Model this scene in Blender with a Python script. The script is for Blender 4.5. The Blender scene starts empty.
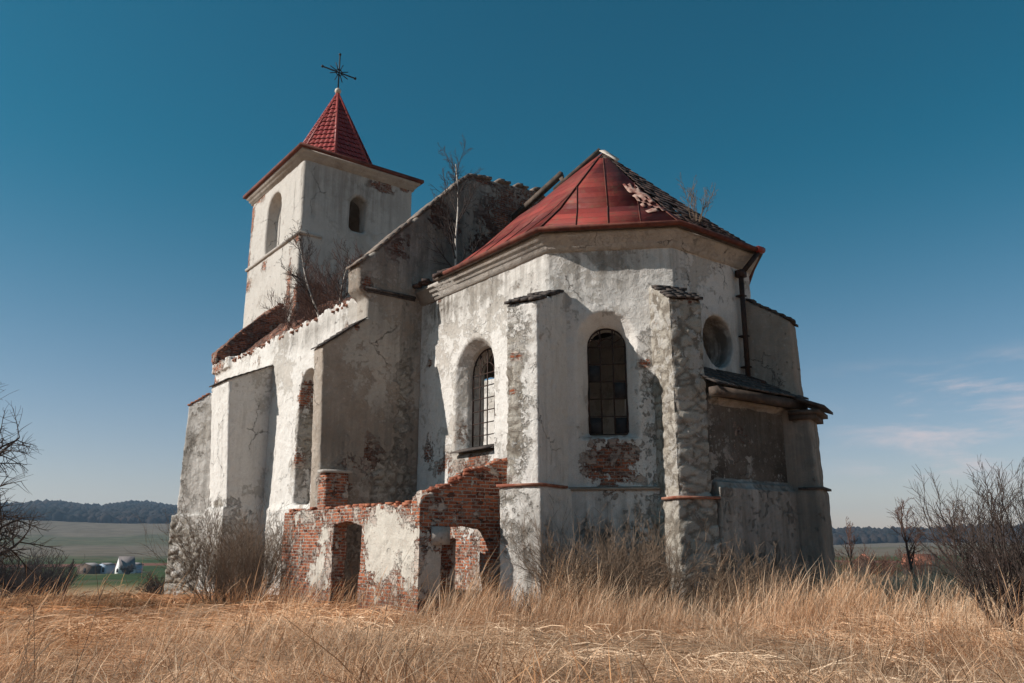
import bpy, bmesh, math, random
import numpy as np
from mathutils import Vector

R = math.radians
sc = bpy.context.scene
COL = sc.collection
random.seed(7)

# ------------------------------------------------------------------ camera, sky, sun, exposure
EYE = 1.75
PITCH = math.atan(199 / 800.0)
cam_d = bpy.data.cameras.new("camera")
cam_d.sensor_width = 36.0
cam_d.lens = 28.125
cam_d.clip_start = 0.1
cam_d.clip_end = 20000
cam = bpy.data.objects.new("camera", cam_d)
COL.objects.link(cam)
cam.location = (0, 0, EYE)
cam.rotation_euler = (math.pi / 2 + PITCH, 0, 0)
sc.camera = cam

SUN_AZ, SUN_EL = 258.0, 34.0            # clockwise from +Y
world = bpy.data.worlds.new("World")
sc.world = world
world.use_nodes = True
sun_d = bpy.data.lights.new("sun", 'SUN')
sun_d.energy = 5.0
sun_d.angle = R(0.55)
sun_d.color = (1.0, 0.945, 0.875)
sun = bpy.data.objects.new("sun", sun_d)
COL.objects.link(sun)
_sv = Vector((math.sin(R(SUN_AZ)) * math.cos(R(SUN_EL)), math.cos(R(SUN_AZ)) * math.cos(R(SUN_EL)), math.sin(R(SUN_EL))))
sun.rotation_euler = _sv.to_track_quat('Z', 'Y').to_euler()
sc.view_settings.view_transform = 'Standard'
sc.view_settings.look = 'None'
sc.view_settings.exposure = 0.30
sc.view_settings.gamma = 1.0
sc.view_settings.use_curve_mapping = False


# ------------------------------------------------------------------ node helpers
class NT:
    def __init__(s, tree):
        s.t = tree
        s.t.nodes.clear()

    def n(s, typ, ins=None, **props):
        nd = s.t.nodes.new(typ)
        for k, v in props.items():
            setattr(nd, k, v)
        for k, v in (ins or {}).items():
            sk = nd.inputs[k]
            if isinstance(v, bpy.types.NodeSocket):
                s.t.links.new(v, sk)
            else:
                sk.default_value = v
        return nd

    def math(s, op, a, b=0.0, c=0.0, clamp=False):
        return s.n('ShaderNodeMath', {0: a, 1: b, 2: c}, operation=op, use_clamp=clamp).outputs[0]

    def step(s, v, a, b, lo=0.0, hi=1.0):
        return s.n('ShaderNodeMapRange', {'Value': v, 'From Min': a, 'From Max': b, 'To Min': lo, 'To Max': hi},
                   interpolation_type='SMOOTHSTEP').outputs[0]

    def mix(s, f, a, b, mode='MIX'):
        nd = s.n('ShaderNodeMix', data_type='RGBA', blend_type=mode)
        for i, v in ((0, f), (6, a), (7, b)):
            if isinstance(v, bpy.types.NodeSocket):
                s.t.links.new(v, nd.inputs[i])
            else:
                nd.inputs[i].default_value = v if i == 0 else (tuple(v) + (1,))[:4]
        return nd.outputs[2]

    def noise(s, vec, scale, detail=4, rough=0.55, out=0, dist=0.0):
        return s.n('ShaderNodeTexNoise', {'Vector': vec, 'Scale': scale, 'Detail': detail, 'Roughness': rough,
                                          'Distortion': dist}).outputs[out]

    def scalev(s, vec, x, y, z):
        return s.n('ShaderNodeVectorMath', {0: vec, 1: (x, y, z)}, operation='MULTIPLY').outputs[0]

    def attr(s, name):
        return s.n('ShaderNodeAttribute', attribute_name=name)

    def bump(s, h, strength, dist, normal=None):
        ins = {'Height': h, 'Strength': strength, 'Distance': dist}
        if normal is not None:
            ins['Normal'] = normal
        return s.n('ShaderNodeBump', ins).outputs[0]

    def out(s, col, rough=0.9, normal=None, metal=0.0, spec=0.25, trans=0.0):
        b = s.n('ShaderNodeBsdfPrincipled')
        for k, v in (('Base Color', col), ('Roughness', rough), ('Metallic', metal), ('Specular IOR Level', spec)):
            if isinstance(v, bpy.types.NodeSocket):
                s.t.links.new(v, b.inputs[k])
            else:
                b.inputs[k].default_value = (tuple(v) + (1,))[:4] if k == 'Base Color' else v
        if normal is not None:
            s.t.links.new(normal, b.inputs['Normal'])
        o = s.n('ShaderNodeOutputMaterial')
        s.t.links.new(b.outputs[0], o.inputs[0])
        return b


def new_mat(name):
    m = bpy.data.materials.new(name)
    m.use_nodes = True
    return m, NT(m.node_tree)


# ------------------------------------------------------------------ sky
w = NT(world.node_tree)
tc = w.n('ShaderNodeTexCoord').outputs['Generated']
sky = w.n('ShaderNodeTexSky', sky_type='NISHITA', sun_disc=False, sun_elevation=R(SUN_EL), sun_rotation=R(SUN_AZ),
          altitude=300, air_density=1.0, dust_density=0.6, ozone_density=1.4)
sep = w.n('ShaderNodeSeparateXYZ', {0: tc})
elev = sep.outputs[2]
tint = w.mix(w.step(elev, -0.02, 0.46), (1.34, 1.12, 1.15), (0.14, 0.88, 0.90))
skyc = w.mix(1.0, sky.outputs[0], tint, 'MULTIPLY')
# thin streaks of cloud low over the eastern horizon
az = w.math('ARCTAN2', sep.outputs[0], sep.outputs[1])
cv = w.n('ShaderNodeCombineXYZ', {0: w.math('MULTIPLY', az, 5.0), 1: w.math('MULTIPLY', elev, 26.0), 2: 3.1}).outputs[0]
cn = w.noise(cv, 1.25, 6, 0.62, dist=0.3)
band = w.math('MULTIPLY', w.step(elev, 0.035, 0.09), w.step(elev, 0.215, 0.15))
side = w.step(az, 0.33, 0.50)
cl = w.math('MULTIPLY', w.math('MULTIPLY', band, side), w.step(cn, 0.45, 0.74))
skyc = w.mix(w.math('MULTIPLY', cl, 0.58), skyc, (11.5, 9.0, 8.6))
bg = w.n('ShaderNodeBackground', {'Color': skyc, 'Strength': 0.062})
wo = w.n('ShaderNodeOutputWorld')
world.node_tree.links.new(bg.outputs[0], wo.inputs[0])

# ------------------------------------------------------------------ church frame: u runs along the east front, w along the nave
A1 = R(-37.7)
E1 = np.array([math.sin(A1), math.cos(A1), 0.0])
E2 = np.array([math.cos(A1), -math.sin(A1), 0.0])
ROTZ = R(37.7)


def WP(u, wv, z=0.0):
    p = E2 * u + E1 * wv
    return Vector((p[0], p[1], z))


# ------------------------------------------------------------------ numpy noise
def _hash(i, j, k, seed):
    n = (i * 374761393 + j * 668265263 + k * 2147483647 + seed * 974634777) & 0xFFFFFFFF
    n = ((n ^ (n >> 13)) * 1274126177) & 0xFFFFFFFF
    n = ((n ^ (n >> 16)) * 2246822519) & 0xFFFFFFFF
    return ((n ^ (n >> 15)) & 0xFFFFFF) / float(0xFFFFFF)


def vnoise(P, scale=1.0, seed=0):
    P = np.asarray(P, dtype=np.float64) * scale + 1000.0
    I = np.floor(P).astype(np.int64)
    F = P - I
    F = F * F * (3 - 2 * F)
    r = np.zeros(len(P))
    for dx in (0, 1):
        for dy in (0, 1):
            for dz in (0, 1):
                wgt = (F[:, 0] if dx else 1 - F[:, 0]) * (F[:, 1] if dy else 1 - F[:, 1]) * (F[:, 2] if dz else 1 - F[:, 2])
                r += wgt * _hash(I[:, 0] + dx, I[:, 1] + dy, I[:, 2] + dz, seed)
    return r


def fbm(P, scale=1.0, octv=4, seed=0, gain=0.5):
    a, s, t = 1.0, 0.0, 0.0
    for o in range(octv):
        s = s + a * vnoise(P, scale * 2 ** o, seed + o * 17)
        t += a
        a *= gain
    return s / t


def worley(P, seed=5):
    I = np.floor(P).astype(np.int64)
    f1 = np.full(len(P), 9.0)
    f2 = np.full(len(P), 9.0)
    cid = np.zeros(len(P))
    for dx in (-1, 0, 1):
        for dy in (-1, 0, 1):
            for dz in (-1, 0, 1):
                a, b, c = I[:, 0] + dx + 500, I[:, 1] + dy + 500, I[:, 2] + dz + 500
                q = np.stack([a - 500 + _hash(a, b, c, seed), b - 500 + _hash(a, b, c, seed + 1), c - 500 + _hash(a, b, c, seed + 2)], -1)
                d = np.sqrt(((q - P) ** 2).sum(1))
                nw = d < f1
                f2 = np.where(nw, f1, np.minimum(f2, d))
                cid = np.where(nw, _hash(a, b, c, seed + 3), cid)
                f1 = np.where(nw, d, f1)
    return f2 - f1, cid


def sstep(x, a, b):
    t = np.clip((x - a) / (b - a), 0, 1)
    return t * t * (3 - 2 * t)


# ------------------------------------------------------------------ object helpers
def tag(o, label=None, cat=None, group=None, kind=None):
    for k, v in (('label', label), ('category', cat), ('group', group), ('kind', kind)):
        if v:
            o[k] = v
    return o


def empty(name, loc, rz=0.0):
    o = bpy.data.objects.new(name, None)
    COL.objects.link(o)
    o.empty_display_size = 0.5
    o.location = loc
    o.rotation_euler = (0, 0, rz)
    return o


def mesh_np(name, V, F, mat=None, parent=None, smooth=False, uv=None, attrs=None):
    """V (n,3); F list of face-index arrays or an (m,k) array"""
    me = bpy.data.meshes.new(name)
    V = np.asarray(V, dtype=np.float32)
    if isinstance(F, np.ndarray):
        k = F.shape[1]
        idx = F.reshape(-1).astype(np.int32)
        starts = np.arange(0, len(idx), k, dtype=np.int32)
        tot = np.full(len(F), k, dtype=np.int32)
    else:
        tot = np.array([len(f) for f in F], dtype=np.int32)
        idx = np.concatenate([np.asarray(f, dtype=np.int32) for f in F])
        starts = np.concatenate([[0], np.cumsum(tot)[:-1]]).astype(np.int32)
    me.vertices.add(len(V))
    me.vertices.foreach_set('co', V.reshape(-1))
    me.loops.add(len(idx))
    me.loops.foreach_set('vertex_index', idx)
    me.polygons.add(len(starts))
    me.polygons.foreach_set('loop_start', starts)
    me.update(calc_edges=True)
    if smooth:
        me.polygons.foreach_set('use_smooth', np.ones(len(starts), dtype=bool))
    if uv is not None:
        l = me.uv_layers.new(name='UVMap')
        l.data.foreach_set('uv', np.asarray(uv, dtype=np.float32).reshape(-1))
    for an, av in (attrs or {}).items():
        a = me.attributes.new(an, 'FLOAT', 'POINT')
        a.data.foreach_set('value', np.asarray(av, dtype=np.float32))
    me.validate()
    o = bpy.data.objects.new(name, me)
    COL.objects.link(o)
    if mat:
        me.materials.append(mat)
    if parent:
        o.parent = parent
    return o


class MB:
    """collects polygons"""

    def __init__(s):
        s.v, s.f, s.uv = [], [], []

    def add(s, vs, fs, uvs=None):
        b = len(s.v)
        s.v += [tuple(v) for v in vs]
        s.f += [[i + b for i in f] for f in fs]
        if uvs is not None:
            s.uv += uvs
        return s

    def prism(s, poly, z0, z1):
        """poly counter-clockwise in (x,y); z0/z1 numbers or per-vertex lists"""
        n = len(poly)
        za = z0 if hasattr(z0, '__len__') else [z0] * n
        zb = z1 if hasattr(z1, '__len__') else [z1] * n
        vs = [(p[0], p[1], za[i]) for i, p in enumerate(poly)] + [(p[0], p[1], zb[i]) for i, p in enumerate(poly)]
        fs = [list(range(n))[::-1], list(range(n, 2 * n))] + [[i, (i + 1) % n, n + (i + 1) % n, n + i] for i in range(n)]
        return s.add(vs, fs)

    def box(s, c, d, rz=0.0):
        x, y = d[0] / 2, d[1] / 2
        cs, sn = math.cos(rz), math.sin(rz)
        return s.prism([(c[0] + a * cs - b * sn, c[1] + a * sn + b * cs) for a, b in ((-x, -y), (x, -y), (x, y), (-x, y))],
                       c[2] - d[2] / 2, c[2] + d[2] / 2)

    def loft(s, rings, cap=True):
        n = len(rings[0])
        vs = [p for r in rings for p in r]
        fs = []
        for k in range(len(rings) - 1):
            for i in range(n):
                fs.append([k * n + i, k * n + (i + 1) % n, (k + 1) * n + (i + 1) % n, (k + 1) * n + i])
        if cap:
            fs.append(list(range(n))[::-1])
            fs.append([(len(rings) - 1) * n + i for i in range(n)])
        return s.add(vs, fs)

    def bar(s, a, b, r, sides=4):
        a, b = Vector(a), Vector(b)
        d = (b - a).normalized()
        x = d.cross(Vector((0, 0, 1)) if abs(d.z) < .9 else Vector((1, 0, 0))).normalized()
        y = d.cross(x)
        rings = []
        for p in (a, b):
            rings.append([p + (x * math.cos(t) + y * math.sin(t)) * r for t in
                          [2 * math.pi * (i + .5) / sides for i in range(sides)]])
        return s.loft(rings)

    def build(s, name, mat, parent=None, off=(0, 0, 0), smooth=False, uv=False):
        V = np.array(s.v) - np.array(off)
        return mesh_np(name, V, s.f, mat, parent, smooth, uv=s.uv if uv else None)


def fix_normals(o):
    bm = bmesh.new()
    bm.from_mesh(o.data)
    bmesh.ops.recalc_face_normals(bm, faces=bm.faces[:])
    bm.to_mesh(o.data)
    bm.free()
    return o


CH = np.array([17.7, 25.0, 0.0])         # church root in (u, w)
church = empty('church', WP(17.7, 25.0), ROTZ)
tag(church, 'abandoned whitewashed church with red metal roofs, a square tower and crumbling plaster', 'church')


def evaluated(o):
    dg = bpy.context.evaluated_depsgraph_get()
    me = bpy.data.meshes.new_from_object(o.evaluated_get(dg))
    return me


def solid(name, shapes, cuts, vox, mat, parent, off=CH, amp=0.012, blobs=(), base=(0, 0, 0), top=None, relief=1.0,
          pre=True):
    """fuse shapes (MB), subtract cuts (MB list), voxel-remesh, weather, paint wear and shade attributes"""
    o = shapes.build('tmp', None)
    fix_normals(o)
    dead = [o]
    if pre:
        m = o.modifiers.new('r', 'REMESH')
        m.mode = 'VOXEL'
        m.voxel_size = vox
    for c in cuts:
        co = c.build('cut', None)
        fix_normals(co)
        dead.append(co)
        b = o.modifiers.new('b', 'BOOLEAN')
        b.operation = 'DIFFERENCE'
        b.solver = 'EXACT'
        b.object = co
    if cuts or not pre:
        m = o.modifiers.new('r2', 'REMESH')
        m.mode = 'VOXEL'
        m.voxel_size = vox
    me = evaluated(o)
    n = len(me.vertices)
    co_ = np.empty(n * 3, dtype=np.float32)
    me.vertices.foreach_get('co', co_)
    P = co_.reshape(-1, 3).astype(np.float64)
    nn = np.empty(n * 3, dtype=np.float32)
    me.vertices.foreach_get('normal', nn)
    N = nn.reshape(-1, 3).astype(np.float64)
    A = {k: np.full(n, b, dtype=np.float64) for k, b in zip(('brick', 'stone', 'dirt_shade'), base)}
    wob = (fbm(P, 1.3, 3, 5) - .5)
    for kind, c, r, s in blobs:
        d = np.sqrt((((P - np.array(c)) / np.array(r)) ** 2).sum(1)) + wob * 0.5
        v = s * (1 - np.clip((d - .15) / 1.25, 0, 1))
        A[kind] = np.maximum(A[kind], v) if s > 0 else A[kind] + v
    if top is not None:
        z0, z1, a, sc_ = top
        f = np.clip((P[:, 2] - z0) / max(z1 - z0, 1e-3), 0, None)
        q = fbm(P * np.array([1, 1, 0.05]), sc_, 3, 31)
        drop = np.clip(q - .35, 0, 1) * a
        drop = np.round(drop / 0.085) * 0.085
        P[:, 2] -= np.clip(f, 0, 1) * drop
    lump = (fbm(P, 1.1, 3, 3) - .5) * 2.4 * amp + (fbm(P, 4.5, 3, 9, .65) - .5) * 3.0 * amp
    st = A['stone']
    wp_ = P * np.array([1.9, 1.9, 3.5]) + (np.stack([vnoise(P, 2.1, 91), vnoise(P, 2.1, 92), vnoise(P, 2.1, 93)], -1) - .5) * .8
    edge, cid = worley(wp_)
    edge = edge + (vnoise(P, 7, 79) - .5) * .22
    A['joint'] = 1 - sstep(edge, .03, .22)
    A['cell'] = cid
    cell = sstep(edge, 0, .3) * .075 + (cid - .5) * .06 + (vnoise(P, 9, 78) - .5) * 0.035 - .05
    hgt = lump + sstep(st, .25, 1.0) * (cell - 0.01) * relief
    P += N * hgt[:, None]
    # uv from quantised facing
    nl = len(me.loops)
    lv = np.empty(nl, dtype=np.int32)
    me.loops.foreach_get('vertex_index', lv)
    npol = len(me.polygons)
    lt = np.empty(npol, dtype=np.int32)
    me.polygons.foreach_get('loop_total', lt)
    pn = np.empty(npol * 3, dtype=np.float32)
    me.polygons.foreach_get('normal', pn)
    pn = pn.reshape(-1, 3)
    ang = np.round(np.arctan2(pn[:, 1], pn[:, 0]) / (math.pi / 8)) * (math.pi / 8)
    tx, ty = -np.sin(ang), np.cos(ang)
    flat = np.abs(pn[:, 2]) > .8
    tl, tyl, fl = np.repeat(tx, lt), np.repeat(ty, lt), np.repeat(flat, lt)
    Q = P[lv]
    U = np.where(fl, Q[:, 0], Q[:, 0] * tl + Q[:, 1] * tyl)
    Vv = np.where(fl, Q[:, 1], Q[:, 2])
    uvl = me.uv_layers.new(name='UVMap')
    uvl.data.foreach_set('uv', np.stack([U, Vv], 1).astype(np.float32).reshape(-1))
    for k, v in A.items():
        a_ = me.attributes.new(k, 'FLOAT', 'POINT')
        a_.data.foreach_set('value', v.astype(np.float32))
    P -= np.array(off)
    me.vertices.foreach_set('co', P.astype(np.float32).reshape(-1))
    me.polygons.foreach_set('use_smooth', np.ones(npol, dtype=bool))
    me.update()
    me.name = name
    me.materials.clear()
    me.materials.append(mat)
    r = bpy.data.objects.new(name, me)
    COL.objects.link(r)
    if parent:
        r.parent = parent
    for d in dead:
        dm = d.data
        bpy.data.objects.remove(d)
        bpy.data.meshes.remove(dm)
    return r


def arch(hw, z0, z1, n=10):
    """outline (a, z) of a round-headed opening, counter-clockwise"""
    p = [(-hw, z0), (hw, z0)]
    for i in range(n + 1):
        t = math.pi * i / n
        p.append((hw * math.cos(t), z1 + hw * math.sin(t)))
    return p


def opening(c, tang, inward, secs, scale=None):
    """cutter lofted along 'inward' from sections (depth, outline)"""
    m = MB()
    rings = []
    for d, out in secs:
        rings.append([(c[0] + tang[0] * a + inward[0] * d, c[1] + tang[1] * a + inward[1] * d, z) for a, z in out])
    return m.loft(rings)


# ------------------------------------------------------------------ masonry materials
def masonry(name, white=(0.725, 0.69, 0.65), grey=(0.47, 0.435, 0.40), dark=(0.13, 0.12, 0.11), under=(0.27, 0.22, 0.17),
            whiteness=0.5, peel=0.0, brickfloor=0.0):
    m, t = new_mat(name)
    geo = t.n('ShaderNodeTexCoord')
    P = geo.outputs['Object']
    uv = geo.outputs['UV']
    ab, as_, ad = t.attr('brick').outputs['Fac'], t.attr('stone').outputs['Fac'], t.attr('dirt_shade').outputs['Fac']
    nL = t.noise(P, 0.55, 5, .6)
    nM = t.noise(P, 1.9, 7, .66, dist=.35)
    nF = t.noise(P, 8.0, 6, .7)
    nS = t.noise(P, 34.0, 3, .6)
    streak = t.noise(t.scalev(P, 3.2, 3.2, 0.22), 1.0, 6, .65)
    streak2 = t.noise(t.scalev(P, 9.0, 9.0, 0.4), 1.0, 4, .6)
    # plaster
    f = t.math('ADD', t.math('MULTIPLY', nL, .55), t.math('MULTIPLY', nM, .45))
    pl = t.mix(t.step(f, .5 - whiteness * .25 - .10, .5 - whiteness * .25 + .22), grey, white)
    pl = t.mix(t.step(nF, .52, .74, 0, .45), pl, grey)
    pl = t.mix(t.step(nF, .30, .44, .4, 0), pl, (0.72, 0.68, 0.62))
    # missing coat of limewash showing a sandier undercoat
    nX = t.noise(P, .34, 4, .6)
    coat = t.step(t.math('ADD', t.math('ADD', t.math('MULTIPLY', nM, .62), t.math('MULTIPLY', nF, .48)), t.math('MULTIPLY', t.math('SUBTRACT', nX, .5), 1.1)), .625 - peel, .665 - peel)
    pl = t.mix(t.math('MULTIPLY', coat, .75), pl, t.mix(nF, (0.33, 0.29, 0.245), (0.63, 0.58, 0.525)))
    grain = t.noise(P, 62.0, 2, .6)
    pl = t.mix(t.step(grain, .30, .70, .55, 0), pl, t.mix(.5, pl, (0.20, 0.165, 0.13)))
    pl = t.mix(t.step(t.noise(P, 3.6, 5, .7), .46, .68, 0, .18), pl, t.mix(.5, grey, (0.42, 0.32, 0.25)))
    # damp streaks, then dirt and painted-in shade
    st = t.math('MULTIPLY', t.step(streak, .48, .72), t.step(nL, .42, .66))
    pl = t.mix(t.math('MULTIPLY', st, .55), pl, (0.22, 0.195, 0.17))
    dm = t.math('MULTIPLY', t.math('MULTIPLY', ad, 1.5, clamp=True), t.step(t.math('ADD', t.math('MULTIPLY', streak, .6), t.math('MULTIPLY', nM, .4)), .36, .58))
    pl = t.mix(dm, pl, t.mix(streak2, dark, (0.24, 0.205, 0.17)))
    # hairline cracks and pits
    vc = t.n('ShaderNodeTexVoronoi', {'Vector': t.n('ShaderNodeVectorMath', {0: P, 1: t.n('ShaderNodeVectorMath', {0: t.noise(P, 2.5, 5, .7, out=1), 1: (.55, .55, .55)}, operation='MULTIPLY').outputs[0]}, operation='ADD').outputs[0],
                                      'Scale': 0.62}, feature='DISTANCE_TO_EDGE').outputs['Distance']
    crack = t.math('MULTIPLY', t.step(vc, .006, .0015), t.step(nL, .545, .60))
    pits = t.math('MULTIPLY', t.step(nF, .70, .76), t.step(nM, .5, .6))
    pl = t.mix(t.math('MULTIPLY', crack, .8), pl, (0.07, 0.055, 0.045))
    pl = t.mix(t.math('MULTIPLY', pits, .55), pl, (0.15, 0.12, 0.095))
    # rubble stone, half buried in old render
    cid, jn = t.attr('cell').outputs['Fac'], t.attr('joint').outputs['Fac']
    stc = t.mix(cid, (0.53, 0.485, 0.425), (0.37, 0.325, 0.27))
    stc = t.mix(t.step(nF, .40, .66, 0, .55), stc, (0.47, 0.425, 0.365))
    stc = t.mix(t.step(nS, .56, .68, 0, .5), stc, (0.15, 0.12, 0.095))
    joint = t.math('SUBTRACT', 1.0, jn)
    stc = t.mix(t.math('MULTIPLY', jn, .8), stc, t.mix(nF, (0.075, 0.06, 0.047), (0.26, 0.215, 0.17)))  # joints coloured dark to paint in the shadow of the crevices
    stc = t.mix(t.step(t.math('ADD', nM, t.math('MULTIPLY', nF, .4)), .735, .78, 0, .9), stc, pl)
    # brick
    bu = t.n('ShaderNodeVectorMath', {0: uv, 1: t.n('ShaderNodeVectorMath', {0: t.noise(P, 5, 3, .6, out=1), 1: (.05, .034, 0)}, operation='MULTIPLY').outputs[0]}, operation='ADD').outputs[0]
    br = t.n('ShaderNodeTexBrick', {'Vector': bu, 'Color1': (0, 0, 0, 1), 'Color2': (1, 1, 1, 1), 'Mortar': (.5, .5, .5, 1), 'Scale': 1.0,
                                    'Mortar Size': .013, 'Mortar Smooth': .3, 'Bias': 0.0, 'Brick Width': .275, 'Row Height': .087}, offset=.5)
    bc = t.mix(br.outputs['Color'], (0.135, 0.038, 0.024), (0.46, 0.150, 0.074))
    bc = t.mix(t.step(nF, .45, .72, 0, .6), bc, (0.50, 0.22, 0.12))
    bc = t.mix(t.step(nM, .56, .68, 0, .55), bc, (0.14, 0.052, 0.036))
    bc = t.mix(br.outputs['Fac'], bc, t.mix(nF, (0.17, 0.13, 0.105), (0.60, 0.53, 0.46)))
    miss = t.step(t.noise(t.scalev(P, 3.4, 3.4, 6.5), 1.0, 3, .6), .59, .63)
    bc = t.mix(t.math('MULTIPLY', miss, .8), bc, (0.06, 0.032, 0.024))
    smear = t.step(t.math('ADD', nM, t.math('MULTIPLY', nF, .5)), .765, .84)
    bc = t.mix(t.math('MULTIPLY', smear, .8), bc, (0.52, 0.46, 0.40))
    bc = t.mix(t.math('MULTIPLY', t.math('MULTIPLY', ad, 1.1, clamp=True), t.step(nM, .30, .52)), bc, t.mix(nF, (0.035, 0.02, 0.017), (0.16, 0.07, 0.048)))
    # masks
    ed = t.math('ADD', t.math('ADD', t.math('MULTIPLY', t.math('SUBTRACT', nM, .5), 1.9), t.math('MULTIPLY', t.math('SUBTRACT', nF, .5), 1.25)), t.math('MULTIPLY', t.math('SUBTRACT', nS, .5), .35))
    mS = t.step(t.math('ADD', as_, ed), .38, .58)
    mB = t.step(t.math('ADD', t.math('ADD', ab, brickfloor), ed), .46, .52)
    col = t.mix(mS, pl, stc)
    col = t.mix(mB, col, bc)
    # relief
    hp = t.math('ADD', t.math('MULTIPLY', nF, .55), t.math('MULTIPLY', nM, .7))
    hp = t.math('SUBTRACT', hp, t.math('ADD', t.math('MULTIPLY', crack, .8), t.math('ADD', t.math('MULTIPLY', pits, .4), t.math('MULTIPLY', coat, .22))))
    hp = t.math('ADD', hp, t.math('ADD', t.math('MULTIPLY', nS, .20), t.math('MULTIPLY', grain, .07)))
    hs = t.math('SUBTRACT', t.math('ADD', t.math('ADD', t.math('MULTIPLY', joint, .15), t.math('MULTIPLY', nF, 1.6)), t.math('MULTIPLY', nS, .5)), 1.3)
    hb = t.math('SUBTRACT', t.math('SUBTRACT', t.math('MULTIPLY', nF, .6), t.math('MULTIPLY', br.outputs['Fac'], .55)),
                t.math('ADD', t.math('MULTIPLY', miss, 1.3), .35))
    hb = t.math('ADD', hb, t.math('MULTIPLY', smear, .5))
    h = t.n('ShaderNodeMix', {0: mS, 2: hp, 3: hs}, data_type='FLOAT').outputs[0]
    h = t.n('ShaderNodeMix', {0: mB, 2: h, 3: hb}, data_type='FLOAT').outputs[0]
    t.out(col, .93, t.bump(h, 1.0, .075), spec=.12)
    return m


M = {}
M['wall'] = masonry('limewashed_plaster', whiteness=1.0, peel=-.005)
M['tower'] = masonry('tower_plaster', white=(0.56, 0.525, 0.485), grey=(0.42, 0.385, 0.35), whiteness=.7, peel=-.05)
M['shade'] = masonry('grimy_shaded_plaster', white=(0.49, 0.415, 0.35), grey=(0.255, 0.205, 0.165), whiteness=.2, peel=.03)  # grimy plaster, browned and darkened further to paint in these walls' shade
M['annex'] = masonry('brick_masonry', white=(0.62, 0.57, 0.50), grey=(0.42, 0.38, 0.33), whiteness=.6, brickfloor=.0)


def simple(name, c1, c2, scale=6, rough=.8, metal=0.0, bump=.4, dist=.01, spec=.25, stretch=(1, 1, 1)):
    m, t = new_mat(name)
    P = t.scalev(t.n('ShaderNodeTexCoord').outputs['Object'], *stretch)
    n1 = t.noise(P, scale, 6, .65)
    n2 = t.noise(P, scale * .22, 4, .6)
    f = t.step(t.math('ADD', t.math('MULTIPLY', n1, .6), t.math('MULTIPLY', n2, .4)), .36, .64)
    t.out(t.mix(f, c1, c2), rough, t.bump(n1, bump, dist), metal, spec)
    return m


M['iron'] = simple('rusty_iron', (0.018, 0.013, 0.011), (0.060, 0.030, 0.021), 9, .75)
M['blackiron'] = simple('black_iron', (0.010, 0.010, 0.012), (0.035, 0.03, 0.028), 9, .6)
M['timber'] = simple('weathered_timber', (0.045, 0.034, 0.028), (0.115, 0.085, 0.066), 5, .9, stretch=(1, 1, 1))
M['slate'] = simple('old_roof_tile', (0.022, 0.020, 0.021), (0.105, 0.082, 0.070), 7, .85, bump=.8, dist=.02)
M['clay'] = simple('clay_coping', (0.20, 0.062, 0.038), (0.33, 0.17, 0.115), 6, .9, bump=.6)
M['ball'] = simple('finial_metal', (0.45, 0.36, 0.28), (0.62, 0.55, 0.47), 8, .6)
M['redtrim'] = simple('red_painted_metal', (0.20, 0.022, 0.018), (0.29, 0.045, 0.032), 5, .55, spec=.4)
M['eave'] = simple('rusty_eave_board', (0.075, 0.022, 0.016), (0.17, 0.055, 0.036), 4, .8)
M['mould'] = masonry('cornice_plaster', white=(0.54, 0.50, 0.46), grey=(0.30, 0.265, 0.235), whiteness=.4, peel=.03)


def metal_sheet():
    m, t = new_mat('red_roof_sheet')
    tc_ = t.n('ShaderNodeTexCoord')
    P, uv = tc_.outputs['Object'], tc_.outputs['UV']
    br = t.n('ShaderNodeTexBrick', {'Vector': uv, 'Color1': (0, 0, 0, 1), 'Color2': (1, 1, 1, 1), 'Mortar': (.5, .5, .5, 1), 'Scale': 1.0,
                                    'Mortar Size': .010, 'Mortar Smooth': .3, 'Brick Width': .88, 'Row Height': .42}, offset=0.0)
    nL, nM = t.noise(P, .9, 5, .6), t.noise(P, 3.2, 6, .7)
    st = t.noise(t.scalev(P, 4, 4, .7), 1.0, 5, .65)
    c = t.mix(br.outputs['Color'], (0.118, 0.016, 0.014), (0.285, 0.046, 0.034))
    c = t.mix(t.step(nL, .45, .62, 0, .5), c, (0.21, 0.052, 0.036))
    c = t.mix(t.step(st, .52, .70, 0, .75), c, (0.165, 0.068, 0.040))
    c = t.mix(t.step(nM, .62, .72, 0, .8), c, (0.085, 0.030, 0.022))
    pale = t.attr('brick').outputs['Fac']
    c = t.mix(t.step(t.math('ADD', pale, t.math('MULTIPLY', t.math('SUBTRACT', nM, .5), 1.6)), .52, .60), c, (0.50, 0.42, 0.36))
    c = t.mix(t.math('MULTIPLY', br.outputs['Fac'], .75), c, (0.045, 0.014, 0.012))
    h = t.math('ADD', t.math('MULTIPLY', nM, .5), t.math('ADD', t.math('MULTIPLY', br.outputs['Fac'], .5), t.math('MULTIPLY', nL, .9)))
    t.out(c, t.step(nM, .3, .7, .55, .8), t.bump(h, .8, .05), 0.0, .2)
    return m


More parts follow.
